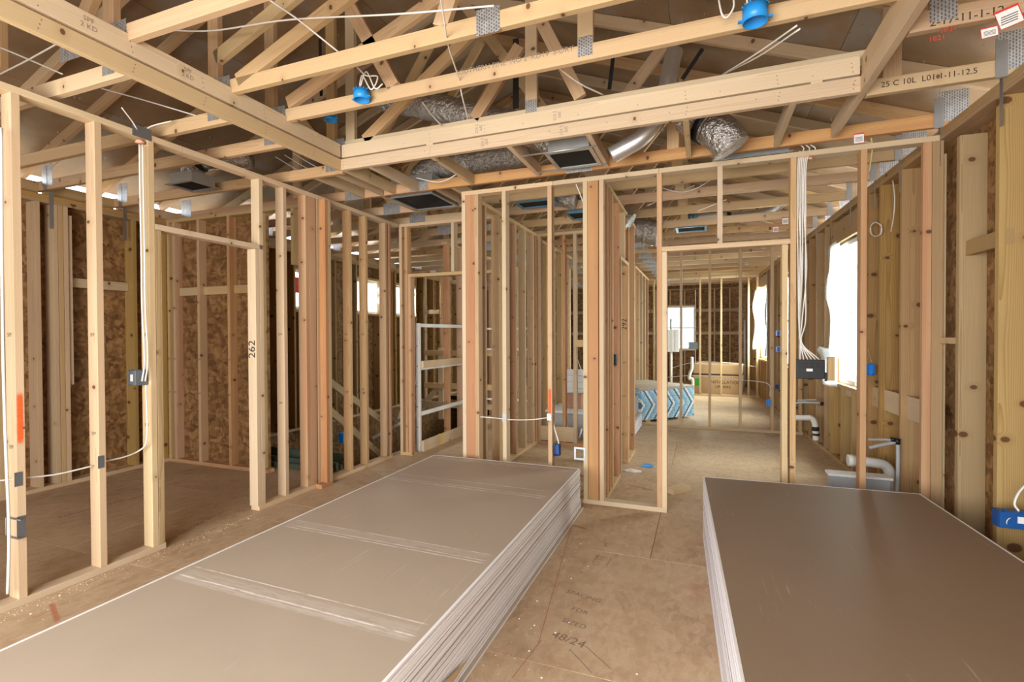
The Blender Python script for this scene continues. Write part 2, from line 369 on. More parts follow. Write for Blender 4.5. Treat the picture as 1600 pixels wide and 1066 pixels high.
def text(name, par, body, loc, rot, size, mat, ext=.0004):
    cu = bpy.data.curves.new(name, 'FONT'); cu.body = body; cu.size = size; cu.extrude = ext; cu.align_x = 'CENTER'; cu.align_y = 'CENTER'
    cu.resolution_u = 3; to = bpy.data.objects.new('t', cu); me = bpy.data.meshes.new_from_object(to); bpy.data.objects.remove(to)
    me.materials.clear(); me.materials.append(M[mat]); o = link(name, me, par, loc, rot); o['kind'] = 'stuff'; return o
def cyl(name, par, loc, r, h, mat, seg=20, rot=None, r2=None):
    bm = bmesh.new(); bmesh.ops.create_cone(bm, cap_ends=True, segments=seg, radius1=r, radius2=r if r2 is None else r2, depth=h)
    me = bpy.data.meshes.new(name); bm.to_mesh(me); bm.free(); me.materials.append(M[mat])
    for p in me.polygons: p.use_smooth = len(p.vertices) == 4
    return link(name, me, par, loc, rot)
S = .038; D = .089          # a two-by-four
ZT = 2.77                   # top of the interior plates
ZB = 2.81                   # underside of the trusses
# ------------------------------------------------------------------ ground, floor, roof
XL, XR = -5.88, 1.74; Y0, Y1 = -1.6, 15.6
gr = plain_box('ground', None, -40, 40, -30, 50, -3.2, -3.0, 'sand', 0); gr['kind'] = 'structure'
lf = plain_box('floor_lower', None, XL, XR, Y0, Y1, -2.75, -2.70, 'floor', 0); lf['kind'] = 'structure'
for nm_, a_ in (('left', (XL-.02, XL, Y0, Y1)), ('right', (XR-.3, XR-.28, Y0, Y1)), ('front', (XL, XR, Y0, Y0+.02)), ('rear', (XL, XR, Y1-.02, Y1))):
    plain_box('wall_lower_'+nm_, None, *a_, -2.99, -.021, 'osb', 0)['kind'] = 'structure'
fl = thing('floor', None, None, (0, 0, 0), kind='structure')
HX0, HX1, HY0, HY1 = -5.60, -3.49, 4.75, 9.4       # the stair opening
yy = Y0
r_i = 0
while yy < Y1-.01:
    y2 = min(yy+1.2192, Y1); xx = XL - (0.6 if r_i % 2 else 1.75); r_i += 1
    while xx < XR-.01:
        x2 = xx+2.4384; a, b = max(xx, XL), min(x2, XR)
        if b-a > .02:
            if yy >= 4.3 and yy < 9.4 and a < HX1:      # leave the stairwell open
                if b > HX1+.02: plain_box('panel', fl, HX1+.001, b-.0015, yy+.0015, y2-.0015, -.019, 0, 'floor', .0012)
            else: plain_box('panel', fl, a+.0015, b-.0015, yy+.0015, y2-.0015, -.019, 0, 'floor', .0012)
        xx = x2
    yy = y2
XC = (XL+XR)/2 - .05; SL = .385
def ztl(x): return 3.05+SL*(x-XL) if x < XC else 3.05+SL*(XC-XL) - SL*(x-XC)
ZR = ztl(XC)
roof = thing('roof', None, None, (0, 0, 0), kind='structure')
ang = math.atan(SL); OV = .30
for side in (-1, 1):
    half = (XC-XL if side < 0 else XR-XC)+OV; Ls = half/math.cos(ang); rows = math.ceil(Ls/1.2192)
    for i in range(rows):
        s0 = Ls-i*1.2192; s1 = max(0, s0-1.2192)
        y = Y0-.3-(1.2 if i % 2 else 0)
        while y < Y1+.3:
            ya, yb = max(y, Y0-.3), min(y+2.4384, Y1+.3)
            if yb-ya > .05:
                sm = (s0+s1)/2; xm = XC+side*sm*math.cos(ang); zm = ZR+.098-sm*math.sin(ang)
                me = boxmesh(s0-s1-.003, yb-ya-.003, .012, 'deck', .001)
                link('panel', me, roof, (xm, (ya+yb)/2, zm+.006), (0, side*ang, 0))
            y += 2.4384
for side in (-1, 1):
    half = (XC-XL if side < 0 else XR-XC)+OV; Ls = half/math.cos(ang); sm = Ls/2
    link('light_seal_felt', boxmesh(Ls+.01, Y1-Y0+.6, .006, 'black', 0), roof, (XC+side*sm*math.cos(ang)+side*.006, (Y0+Y1)/2, ZR+.098-sm*math.sin(ang)+.0165), (0, side*ang, 0))  # layer added over the panels to stop daylight leaking through their joints
# nail tips coming through the sheathing
V, Fc = [], []
for k in range(420):
    side = random.choice((-1, 1, 1)); y = random.uniform(1.6, 5.5); ssm = random.uniform(.2, 3.8); xm = XC+side*ssm*math.cos(ang); zm = ZR+.098-ssm*math.sin(ang)
    b = len(V); h = .006
    for q in range(4): V.append((xm+h*.6*math.cos(q*PI/2), y+h*.6*math.sin(q*PI/2), zm))
    V.append((xm, y, zm-.018)); Fc += [(b, b+1, b+4), (b+1, b+2, b+4), (b+2, b+3, b+4), (b+3, b, b+4)]
nt_ = meshobj('nail_tip', V, Fc, 'nail', roof); nt_['kind'] = 'stuff'
# ------------------------------------------------------------------ framed walls
def wall(name, loc=(0, 0, 0), rz=0.0): return thing(name, None, None, loc, kind='structure', rz=rz)
def pick(*ms): return random.choice(ms)
# left partition: two-by-fours on edge, room face at x = XW
XW = -3.405
wl = wall('wall_left', (XW, 2.5, 0))
def stud_l(y0, y1=None, z0=S, z1=ZT-S, mat='spruce', x=XW, dep=D):
    return bx('stud', wl, x-dep, x, y0, (y1 or y0+S), z0, z1, mat)
bx('bottom_plate', wl, XW-D, XW, .2, 2.300, 0, S, 'spruce'); bx('bottom_plate', wl, XW-D, XW, 3.06, 4.95, 0, S, 'spruce')
bx('top_plate', wl, XW-D, XW, .2, 2.45, ZT-S, ZT, 'spruce'); bx('top_plate', wl, XW-D, XW, 2.452, 5.10, ZT-S, ZT, 'spruce')
for y in (.45, .86, 1.19): stud_l(y)
st1 = stud_l(1.519); stud_l(1.905); kingst = stud_l(2.214, mat='spruce'); stud_l(2.256, z1=2.15, mat='pine')
bx('header', wl, XW-D, XW, 2.256, 3.125, 2.152, 2.19, 'spruce')
st262 = stud_l(3.047, z1=2.15, mat='spruce'); stud_l(3.088, mat='spruce'); stud_l(3.44-.1, mat='stud'); 
stud_l(3.600, mat='fir'); stud_l(3.742, mat='stud'); stud_l(3.640, 3.728, mat='fir', dep=.07)
bx('stud', wl, XW-.02, XW+.07, 3.775, 3.813, S, ZT-S, 'fir'); bx('stud', wl, XW-.02, XW+.07, 3.815, 3.853, S, ZT-S, 'stud'); stud_l(3.862, mat='stud')
bx('bottom_plate', wl, XW, XW+.07, 3.70, 3.86, 0, S, 'fir')
stud_l(4.205, mat='stud'); stud_l(4.468, mat='stud'); stud_l(4.83, mat='stud'); stud_l(4.90, mat='fir')
# end wall of the hall to the stairs, with its door opening
ws = wall('wall_stair', (-2.7, 5.15, 0))
bx('top_plate', ws, -3.40, -2.09, 5.10, 5.19, ZT-S, ZT, 'stud'); bx('bottom_plate', ws, -3.40, -3.225, 5.10, 5.19, 0, S, 'stud')
for x, m_, zt in ((-3.40, 'stud', ZT-S), (-3.325, 'fir', ZT-S), (-3.283, 'fir', 2.13), (-2.70, 'stud', None), (-2.13, 'stud', ZT-S), (-2.17, 'stud', 2.13)):
    if zt: bx('stud', ws, x, x+S, 5.10, 5.19, S, zt, m_)
    else: bx('cripple', ws, x, x+S, 5.10, 5.19, 2.17, ZT-S, m_)
bx('header', ws, -3.283, -2.13, 5.10, 5.19, 2.13, 2.168, 'stud')
# middle partition
YM = 4.165
wm = wall('wall_middle', (-.3, YM, 0))
def stud_m(x, z0=S, z1=ZT-S, mat='stud', w_=S, n='stud', y=YM, dep=D): return bx(n, wm, x, x+w_, y, y+dep, z0, z1, mat)
bx('bottom_plate', wm, -2.09, -.268, YM, YM+D, 0, S, 'spruce'); bx('bottom_plate', wm, .545, 1.40, YM, YM+D, 0, S, 'spruce')
bx('top_plate', wm, -2.095, -1.215, YM, YM+D, ZT-S, ZT, 'spruce'); bx('top_plate', wm, -1.213, -.33, YM, YM+D, ZT-S, ZT, 'spruce'); bx('top_plate', wm, -.328, 1.487, YM, YM+D, ZT-S, ZT, 'spruce')
stud_m(-2.092, mat='spruce'); stud_m(-2.052, mat='fir', w_=.09, dep=.04); stud_m(-1.962, mat='stud')
stud_m(-1.690, mat='spruce'); sto = stud_m(-1.262, mat='stud')
stud_m(-.949, mat='spruce'); stud_m(-.909, mat='fir', w_=D, y=YM+.006, dep=.04); stud_m(-.812, mat='stud')
stud_m(-.345, mat='fir'); stud_m(-.306, z1=2.10, mat='spruce')
bx('header', wm, -.306, .603, YM, YM+D, 2.102, 2.14, 'spruce'); stud_m(.105, z0=2.14, mat='spruce', n='cripple')
stud_m(.549, z1=2.10, mat='spruce'); stud_m(.603, mat='stud'); stud_m(1.040, mat='fir'); 
bx('stud', wm, 1.395, 1.445, YM+.0, YM+.038, S, ZT-S, 'fir'); stud_m(1.447, mat='pine', w_=.062); bx('stud', wm, 1.513, 1.535, YM+.03, YM+.06, S, ZT-.12, 'stud')
for k, (x, l) in enumerate(((-1.31, .16),)): bx('stud_stub', wm, -1.30, -1.262, YM+.004, YM+.08, S, S+.19, 'spruce')
# closet walls running back from the middle partition
w1 = wall('wall_closet_left', (-2.0, 5.2, 0))
bx('top_plate', w1, -2.13, -2.04, 4.255, 6.26, ZT-S, ZT, 'stud'); bx('bottom_plate', w1, -2.13, -2.04, 4.255, 6.26, 0, S, 'stud')
for i, y in enumerate((4.40, 4.58, 4.94, 5.20, 5.45, 5.78, 6.10, 6.20)): bx('stud', w1, -2.13, -2.04, y, y+S, S, ZT-S, ('fir', 'stud', 'stud', 'fir')[i % 4])
bx('top_plate', w1, -2.19, -2.10, 6.35, 8.4, ZT-S, ZT, 'stud')
for i, y in enumerate((6.5, 6.9, 7.3, 7.7, 8.1)): bx('stud', w1, -2.19, -2.10, y, y+S, 0, ZT-S, ('fir', 'stud')[i % 2])
w2 = wall('wall_closet_right', (-.8, 5.2, 0))
bx('top_plate', w2, -.86, -.77, 4.255, 6.22, ZT-S, ZT, 'stud'); bx('bottom_plate', w2, -.86, -.77, 4.255, 5.05, 0, S, 'stud'); bx('bottom_plate', w2, -.86, -.77, 5.62, 6.22, 0, S, 'stud')
for i, (y, a, b) in enumerate(((4.36, S, ZT-S), (4.45, S, ZT-S), (4.60, S, ZT-S), (4.95, S, ZT-S), (5.10, 0, 2.2), (5.62, S, 2.2), (5.66, S, ZT-S), (6.14, S, ZT-S))): 
    o = bx('stud', w2, -.86, -.77, y, y+S, a, b, ('fir', 'fir', 'stud', 'fir', 'stud', 'stud')[i % 6])
bx('header', w2, -.86, -.77, 5.10, 5.66, 2.2, 2.238, 'stud'); bx('cripple', w2, -.86, -.77, 5.36, 5.40, 2.238, ZT-S, 'stud')
wb = wall('wall_closet_back', (-1.4, 6.3, 0))
bx('bottom_plate', wb, -2.04, -.86, 6.26, 6.35, 0, S, 'fir'); bx('top_plate', wb, -2.04, -.77, 6.26, 6.35, ZT-S, ZT, 'stud')
for x, m_ in ((-2.03, 'stud'), (-1.70, 'fir'), (-1.555, 'stud'), (-.9, 'stud')): bx('stud', wb, x, x+S, 6.26, 6.35, S, ZT-S, m_)
bx('block', wb, -1.52, -.90, 6.26, 6.30, 1.28, 1.37, 'stud'); bx('block', wb, -2.0, -1.555, 6.255, 6.275, .05, .24, 'spruce')
# left room: outer wall, back wall
OX = -5.74
wo = wall('wall_outer_left', (OX, 5, 0))
def stud_o(y, mat='pine', z0=S, z1=ZT-2*S, n='stud', w_=S): return bx(n, wo, OX-.14, OX, y, y+w_, z0, z1, mat)
bx('bottom_plate', wo, OX-.14, OX, Y0, Y1, 0, S, 'stud'); bx('top_plate', wo, OX-.14, OX, Y0, 5.2, ZT-S, ZT, 'pine'); bx('top_plate', wo, OX-.14, OX, 5.202, Y1, ZT-S, ZT, 'pine')
bx('top_plate', wo, OX-.14, OX, Y0, 3.9, ZT-2*S, ZT-S, 'pine'); bx('top_plate', wo, OX-.14, OX, 3.902, Y1, ZT-2*S, ZT-S, 'pine')
WIN_L = [(5.86, 6.46), (7.30, 8.0), (8.50, 9.22)]; WZ0, WZ1 = 1.84, 2.46
ys = [1.4, 1.8, 2.2, 2.45, 2.72, 2.855, 2.897, 2.939, 3.562, 3.88]+[4.28+.4064*i for i in range(27)]
for y in ys:
    if any(a-.02 < y+S and y < b+.02 for a, b in WIN_L):
        stud_o(y, z1=WZ0-S); stud_o(y, z0=WZ1+S)
    else: stud_o(y, mat='pine' if y > 3 else 'stud')
for a, b in WIN_L:
    bx('sill', wo, OX-.14, OX, a, b, WZ0-S, WZ0, 'pine'); bx('header', wo, OX-.14, OX, a, b, WZ1, WZ1+S, 'pine'); stud_o(a-S); stud_o(b)
bx('block', wo, OX-.12, OX-.08, 3.02, 3.56, 1.93, 2.02, 'stud'); bx('stud', wo, OX-.06, OX-.02, 2.98, 3.018, .97, 2.62, 'spruce')
def sheath(par, x0, x1, y, holes=(), ax='y', y2=None):
    """outer sheathing panels 1.22 m wide with window openings cut out"""
    cuts = sorted(set([y, y2]+[v for a, b, _, _ in holes for v in (a, b)]+[y+1.2192*i for i in range(1, int((y2-y)/1.2192)+1)]))
    for a, b in zip(cuts, cuts[1:]):
        if b-a < .01: continue
        h = [q for q in holes if q[0] <= a+1e-4 and q[1] >= b-1e-4]
        for z0, z1 in ([(-.3, h[0][2]), (h[0][3], 2.80)] if h else [(-.3, 1.21), (1.21, 2.80)]):
            if ax == 'y': plain_box('osb_panel', par, x0, x1, a+.001, b-.001, z0, z1, 'osb', 0)
            else: plain_box('osb_panel', par, a+.001, b-.001, x0, x1, z0, z1, 'osb', 0)
sheath(wo, OX-.152, OX-.141, Y0, [(a, b, WZ0, WZ1) for a, b in WIN_L], 'y', Y1)
wk = wall('wall_left_room_back', (-4.9, 3.96, 0)); YB = 3.92
bx('bottom_plate', wk, OX, -4.24, YB, YB+D, 0, S, 'fir'); bx('top_plate', wk, OX, -3.50, YB, YB+D, ZT-S, ZT, 'stud')
for x, m_ in ((-5.735, 'stud'), (-5.64, 'fir'), (-5.25, 'stud'), (-4.79, 'fir'), (-4.36, 'stud')): bx('stud', wk, x, x+S, YB, YB+D, S, ZT-S, m_)
for a, b in ((-5.60, -5.25), (-5.21, -4.79), (-4.75, -4.36)): bx('block', wk, a, b, YB+.05, YB+D, 1.90, 1.99, 'stud')
for a, b in ((OX, -5.0), (-4.998, -4.30)):
    plain_box('osb_panel', wk, a, b, YB+D+.001, YB+D+.012, .02, 1.94, 'osb', 0); plain_box('osb_panel', wk, a, b, YB+D+.001, YB+D+.012, 1.945, ZT, 'osb', 0)
bx('cripple', wk, -3.9, -3.9+S, YB, YB+D, 2.16, ZT-S, 'stud')
# right outer wall (two-by-six), standing very slightly out of square
RA = math.radians(2.0); RO = Vector((1.49, 4.1, 0)); RN = Vector((math.cos(RA), math.sin(RA), 0)); RT = Vector((-math.sin(RA), math.cos(RA), 0))
wr = wall('wall_right', tuple(RO), RA)
def rw(px, py, off=0.0):
    """pixel -> (s along the wall, z) on the plane `off` behind the wall's room face"""
    d = ray(px, py); t = ((RO+RN*off-EYEV).dot(RN))/d.dot(RN); P = EYEV+d*t; return (P-RO).dot(RT), P.z
def stud_r(s, mat='pine', z0=S, z1=ZT-S, w_=S, n='stud'): return bx(n, wr, 0, .14, s, s+w_, z0, z1, mat)
bx('bottom_plate', wr, 0, .14, -5.6, 11.4, 0, S, 'pine')
for a, b in ((-5.6, -.3), (-.298, 4.0), (4.002, 11.4)): bx('top_plate', wr, 0, .14, a, b, ZT, ZT+S, 'pine'); bx('top_plate', wr, 0, .14, a+.4 if a > -5 else a, b+.4 if b < 11 else b, ZT-S, ZT, 'pine')
for px, zt in ((1560, 0), (1498, -.06)): stud_r(rw(px, 500)[0], z1=ZT-S+zt)
for px in (1408, 1375, 1357): stud_r(rw(px, 500)[0])
for k in range(1, 5): stud_r(rw(1560, 500)[0]-.42*k)
sA, z_ = rw(1345, 600); sB, z_ = rw(1298, 600); WRZ0, WRZ1 = .88, 2.45
stud_r(sA-2*S-.002); stud_r(sA-S); stud_r(sB); stud_r(sB+S+.002)
for s in (sA+.25, sA+.62): stud_r(s, z1=WRZ0-S); 
bx('sill', wr, 0, .14, sA, sB, WRZ0-S, WRZ0, 'pine')
bx('header', wr, 0, .038, sA-S, sB+S, WRZ1, WRZ1+.235, 'pine'); bx('header', wr, .1, .138, sA-S, sB+S, WRZ1, WRZ1+.235, 'pine')
s2A, s2B = 7.6, 9.6
WR2 = (7.35, 8.75); WR3 = (5.0, 5.75)
for k in range(24):
    s = sB+.25+.4064*k
    if s > 11.3: break
    if any(a-S < s < b for a, b in (WR2, WR3)): stud_r(s, z1=WRZ0-S); stud_r(s, z0=WRZ1+.235)
    else: stud_r(s)
for a, b in (WR2, WR3):
    bx('sill', wr, 0, .14, a, b, WRZ0-S, WRZ0, 'pine'); bx('header', wr, 0, .14, a-S, b+S, WRZ1, WRZ1+.235, 'pine'); stud_r(a-S); stud_r(b)
sheath(wr, .141, .152, -5.7, [(sA, sB, WRZ0, WRZ1), (*WR2, WRZ0, WRZ1), (*WR3, WRZ0, WRZ1)], 'y', 11.4)
# plywood backing strips let in between the studs
sp = [rw(1447, 500)[0]-.2, rw(1408, 500)[0], rw(1375, 500)[0], rw(1357, 500)[0], sA-2*S]
for a, b in zip(sp, sp[1:]): bx('backing_strip', wr, .035, .047, a+S+.002, b-.002, .765, .945, 'spruce')
bx('backing_strip', wr, .035, .047, sA+.002, sA+.25, .77, .84, 'spruce'); bx('backing_strip', wr, .035, .047, sA+.29, sA+.62, .77, .84, 'spruce')
s_ = rw(1498, 600)[0]; bx('block', wr, .03, .07, s_-.41, s_-.002, 1.92, 2.01, 'pine'); bx('block', wr, .0, .04, s_+S, s_+.28, 1.37, 1.41, 'stud')
# far partitions of the back rooms
YF = 8.05
wf = wall('wall_far', (0, YF, 0))
bx('bottom_plate', wf, -1.1, 1.33, YF, YF+D, 0, S, 'stud'); bx('top_plate', wf, -1.2, 1.36, YF, YF+D, ZT-S, ZT, 'stud')
for x in (-1.14, -1.03, -.31, .10, .52, .94, 1.30): bx('stud', wf, x-.02, x+.018, YF, YF+D, S, ZT-S, 'stud')
wf2 = wall('wall_rear_partition', (.3, 12.4, 0))
bx('bottom_plate', wf2, -1.3, 1.19, 12.4, 12.49, 0, S, 'stud'); bx('top_plate', wf2, -2.4, 1.19, 12.4, 12.49, ZT-S, ZT, 'stud')
for x in (-2.3, -1.5, -1.1, -.055, .40, .97, 1.15): bx('stud', wf2, x-.02, x+.018, 12.4, 12.49, S, ZT-S, 'stud')
wf3 = wall('wall_hall_side', (-1.3, 10, 0))
bx('top_plate', wf3, -1.30, -1.21, 9.8, 12.4, ZT-S, ZT, 'stud'); bx('bottom_plate', wf3, -1.30, -1.21, 9.8, 12.4, 0, S, 'stud')
for k in range(5): bx('stud', wf3, -1.30, -1.21, 9.8+.6*k, 9.8+.6*k+S, 0, ZT-S, pick('stud', 'fir'))
ww = wall('wall_rear', (-2, Y1, 0))
WB = (-1.02, -.20, .98, 2.26)
bx('top_plate', ww, XL, 1.1, Y1-.14, Y1, ZT-S, ZT, 'pine'); bx('bottom_plate', ww, XL, 1.1, Y1-.14, Y1, 0, S, 'pine')
for k in range(18):
    x = -5.8+.4064*k
    if x > 1.05: break
    if WB[0]-S < x < WB[1]: bx('stud', ww, x, x+S, Y1-.14, Y1, S, WB[2]-S, 'stud'); bx('stud', ww, x, x+S, Y1-.14, Y1, WB[3]+S, ZT-S, 'stud')
    else: bx('stud', ww, x, x+S, Y1-.14, Y1, S, ZT-S, 'stud')
bx('sill', ww, WB[0], WB[1], Y1-.14, Y1, WB[2]-S, WB[2], 'stud'); bx('header', ww, WB[0], WB[1], Y1-.14, Y1, WB[3], WB[3]+S, 'stud')
for z in (1.42, 2.08):
    for a, b in ((-5.8, WB[0]), (WB[1], 1.05)): bx('block', ww, a, b, Y1-.14, Y1-.10, z, z+.09, 'stud')
sheath(ww, Y1+.001, Y1+.012, XL, [WB], 'x', 1.2)
gb = meshobj('gable_panel', [(XL, Y1, 2.80), (XR, Y1, 2.80), (XR, Y1, 3.14), (XC, Y1, 4.62), (XL, Y1, 3.14)]+[(XL, Y1+.012, 2.80), (XR, Y1+.012, 2.80), (XR, Y1+.012, 3.14), (XC, Y1+.012, 4.62), (XL, Y1+.012, 3.14)],
             [(0, 1, 2, 3, 4), (9, 8, 7, 6, 5)]+[(k, (k+1) % 5, 5+(k+1) % 5, 5+k) for k in range(5)], 'osb', ww)
# added unseen wall behind the camera, darkens left room and attic; opening admits daylight
wbk = wall('wall_back', (-2, Y0, 0))
for a in ((XL, -3.30, 0, 2.80), (1.0, XR, 0, 2.80), (-3.30, 1.0, 2.5, 2.80)): plain_box('osb_panel', wbk, a[0], a[1], Y0, Y0+.012, a[2], a[3], 'osb', 0)
for x in (-5.8, -5.2, -4.6, -4.0, -3.40, 1.0): bx('stud', wbk, x, x+S, Y0+.013, Y0+.15, S, ZT-S, 'stud')
bx('header', wbk, -3.36, 1.0, Y0+.013, Y0+.15, 2.5, 2.73, 'pine')
meshobj('gable_panel', [(x, y, z) for y in (Y0, Y0+.012) for x, z in ((XL, 2.80), (XR, 2.80), (XR, 3.14), (XC, 4.62), (XL, 3.14))], [(0, 1, 2, 3, 4), (9, 8, 7, 6, 5)]+[(k, (k+1) % 5, 5+(k+1) % 5, 5+k) for k in range(5)], 'osb', wbk)
# framing round the stairwell
wt = wall('wall_stairwell', (-4, 9.5, 0))
bx('top_plate', wt, OX, -2.2, 9.5, 9.59, ZT-S, ZT, 'stud'); bx('bottom_plate', wt, OX, -2.2, 9.5, 9.59, 0, S, 'stud')
for k in range(9): bx('stud', wt, OX+.02+.4064*k, OX+.02+.4064*k+S, 9.5, 9.59, S, ZT-S, pick('stud', 'fir'))
for k in range(5): bx('block', wt, OX+.06+.8128*k-.0, OX+.06+.8128*k+.36, 9.5, 9.54, 1.9, 1.99, 'stud') if k < 4 else None
wt2 = wall('wall_stairwell_side', (-3.45, 7.6, 0))
bx('top_plate', wt2, -3.49, -3.40, 6.3, 9.5, ZT-S, ZT, 'stud')
for k in range(8): bx('stud', wt2, -3.49, -3.40, 6.35+.4064*k, 6.35+.4064*k+S, 0, ZT-S, pick('stud', 'fir'))
bx('rim_joist', wt2, -3.535, -3.497, 4.3, 9.4, -.32, 0, 'stud')
# ------------------------------------------------------------------ windows
def window(name, par_rz, loc, w_, h_, flaps=True, mid=True):
    """frame in its own local frame: x out of the room, y along the wall"""
    o = thing(name, None, None, loc, kind='structure', rz=par_rz)
    o['_local'] = 1
    f = .05
    for z in ((0, f), (h_-f, h_)): bx('frame_rail', o, .08, .14, 0, w_, z[0], z[1], 'white')
    for y in ((0, f), (w_-f, w_)): bx('frame_stile', o, .08, .14, y[0], y[1], f, h_-f, 'white')
    if mid: bx('meeting_rail', o, .09, .13, f, w_-f, h_/2-.02, h_/2+.02, 'white')
    bx('pane', o, .108, .112, f, w_-f, f, h_-f, 'glass', 0)
    return o
def flap(par, y0, y1, z0, z1, out, seed, x0=-.004):
    """a loose strip of house wrap folded into the room, rippled and curling"""
    rnd = random.Random(seed); V, Fc = [], []; n, k = 22, 6
    for i in range(n+1):
        t = i/n; z = z0+(z1-z0)*t; wob = .03*math.sin(t*7+seed)+.02*math.sin(t*17+seed*2)+rnd.uniform(-.006, .006)
        for j in range(k+1):
            u = j/k; V.append((x0-out*u*(.5+.5*math.sin(t*5+seed)**2)+.012*math.sin(u*6+t*9)*u, y0+(y1-y0)*u*(1+wob*4)+wob*u, z+.02*math.sin(u*4+seed)*u))
    for i in range(n):
        for j in range(k): a = i*(k+1)+j; Fc.append((a, a+1, a+k+2, a+k+1))
    o = meshobj('housewrap_flap', V, Fc, 'wrap', par, (0, 0, 0), True); md = o.modifiers.new('thick', 'SOLIDIFY'); md.thickness = .0015; return o
def rwin(name, a, b):
    l = RO+RT*a; l.z = WRZ0; return window(name, RA, tuple(l), b-a, WRZ1-WRZ0)
wn = rwin('window_1', sA, sB); WW = sB-sA; flap(wn, WW-.30, WW+.03, .28, WRZ1-WRZ0+.03, .05, 2, .01); flap(wn, 0, .16, .02, WRZ1-WRZ0+.04, .03, 5, .01); flap(wn, WW-.28, WW+.10, -.04, .40, .12, 3, -.005)
wn = rwin('window_2', *WR2); flap(wn, WR2[1]-WR2[0]-.25, WR2[1]-WR2[0]+.02, .2, WRZ1-WRZ0+.02, .10, 1, .0); flap(wn, .5, .72, .3, WRZ1-WRZ0, .12, 4); flap(wn, 0, -.12, .1, WRZ1-WRZ0, .05, 8)
wn = rwin('window_3', *WR3); flap(wn, .3, .1, .2, WRZ1-WRZ0, .05, 6)
for i, (a, b) in enumerate(WIN_L):
    wn = window('window_%d' % (4+i), PI, (OX, b, WZ0), b-a, WZ1-WZ0, mid=False); flap(wn, 0, .10, 0, .6, .03, i+3)
    if i == 0: plain_box('red_sticker', wn, .104, .107, .36, .56, .26, .50, 'redlab', 0)
wn = window('window_7', PI/2, (WB[1], Y1-.14, WB[2]), WB[1]-WB[0], WB[3]-WB[2], mid=True); bx('muntin', wn, .1, .118, .39, .43, .05, 1.2, 'white')
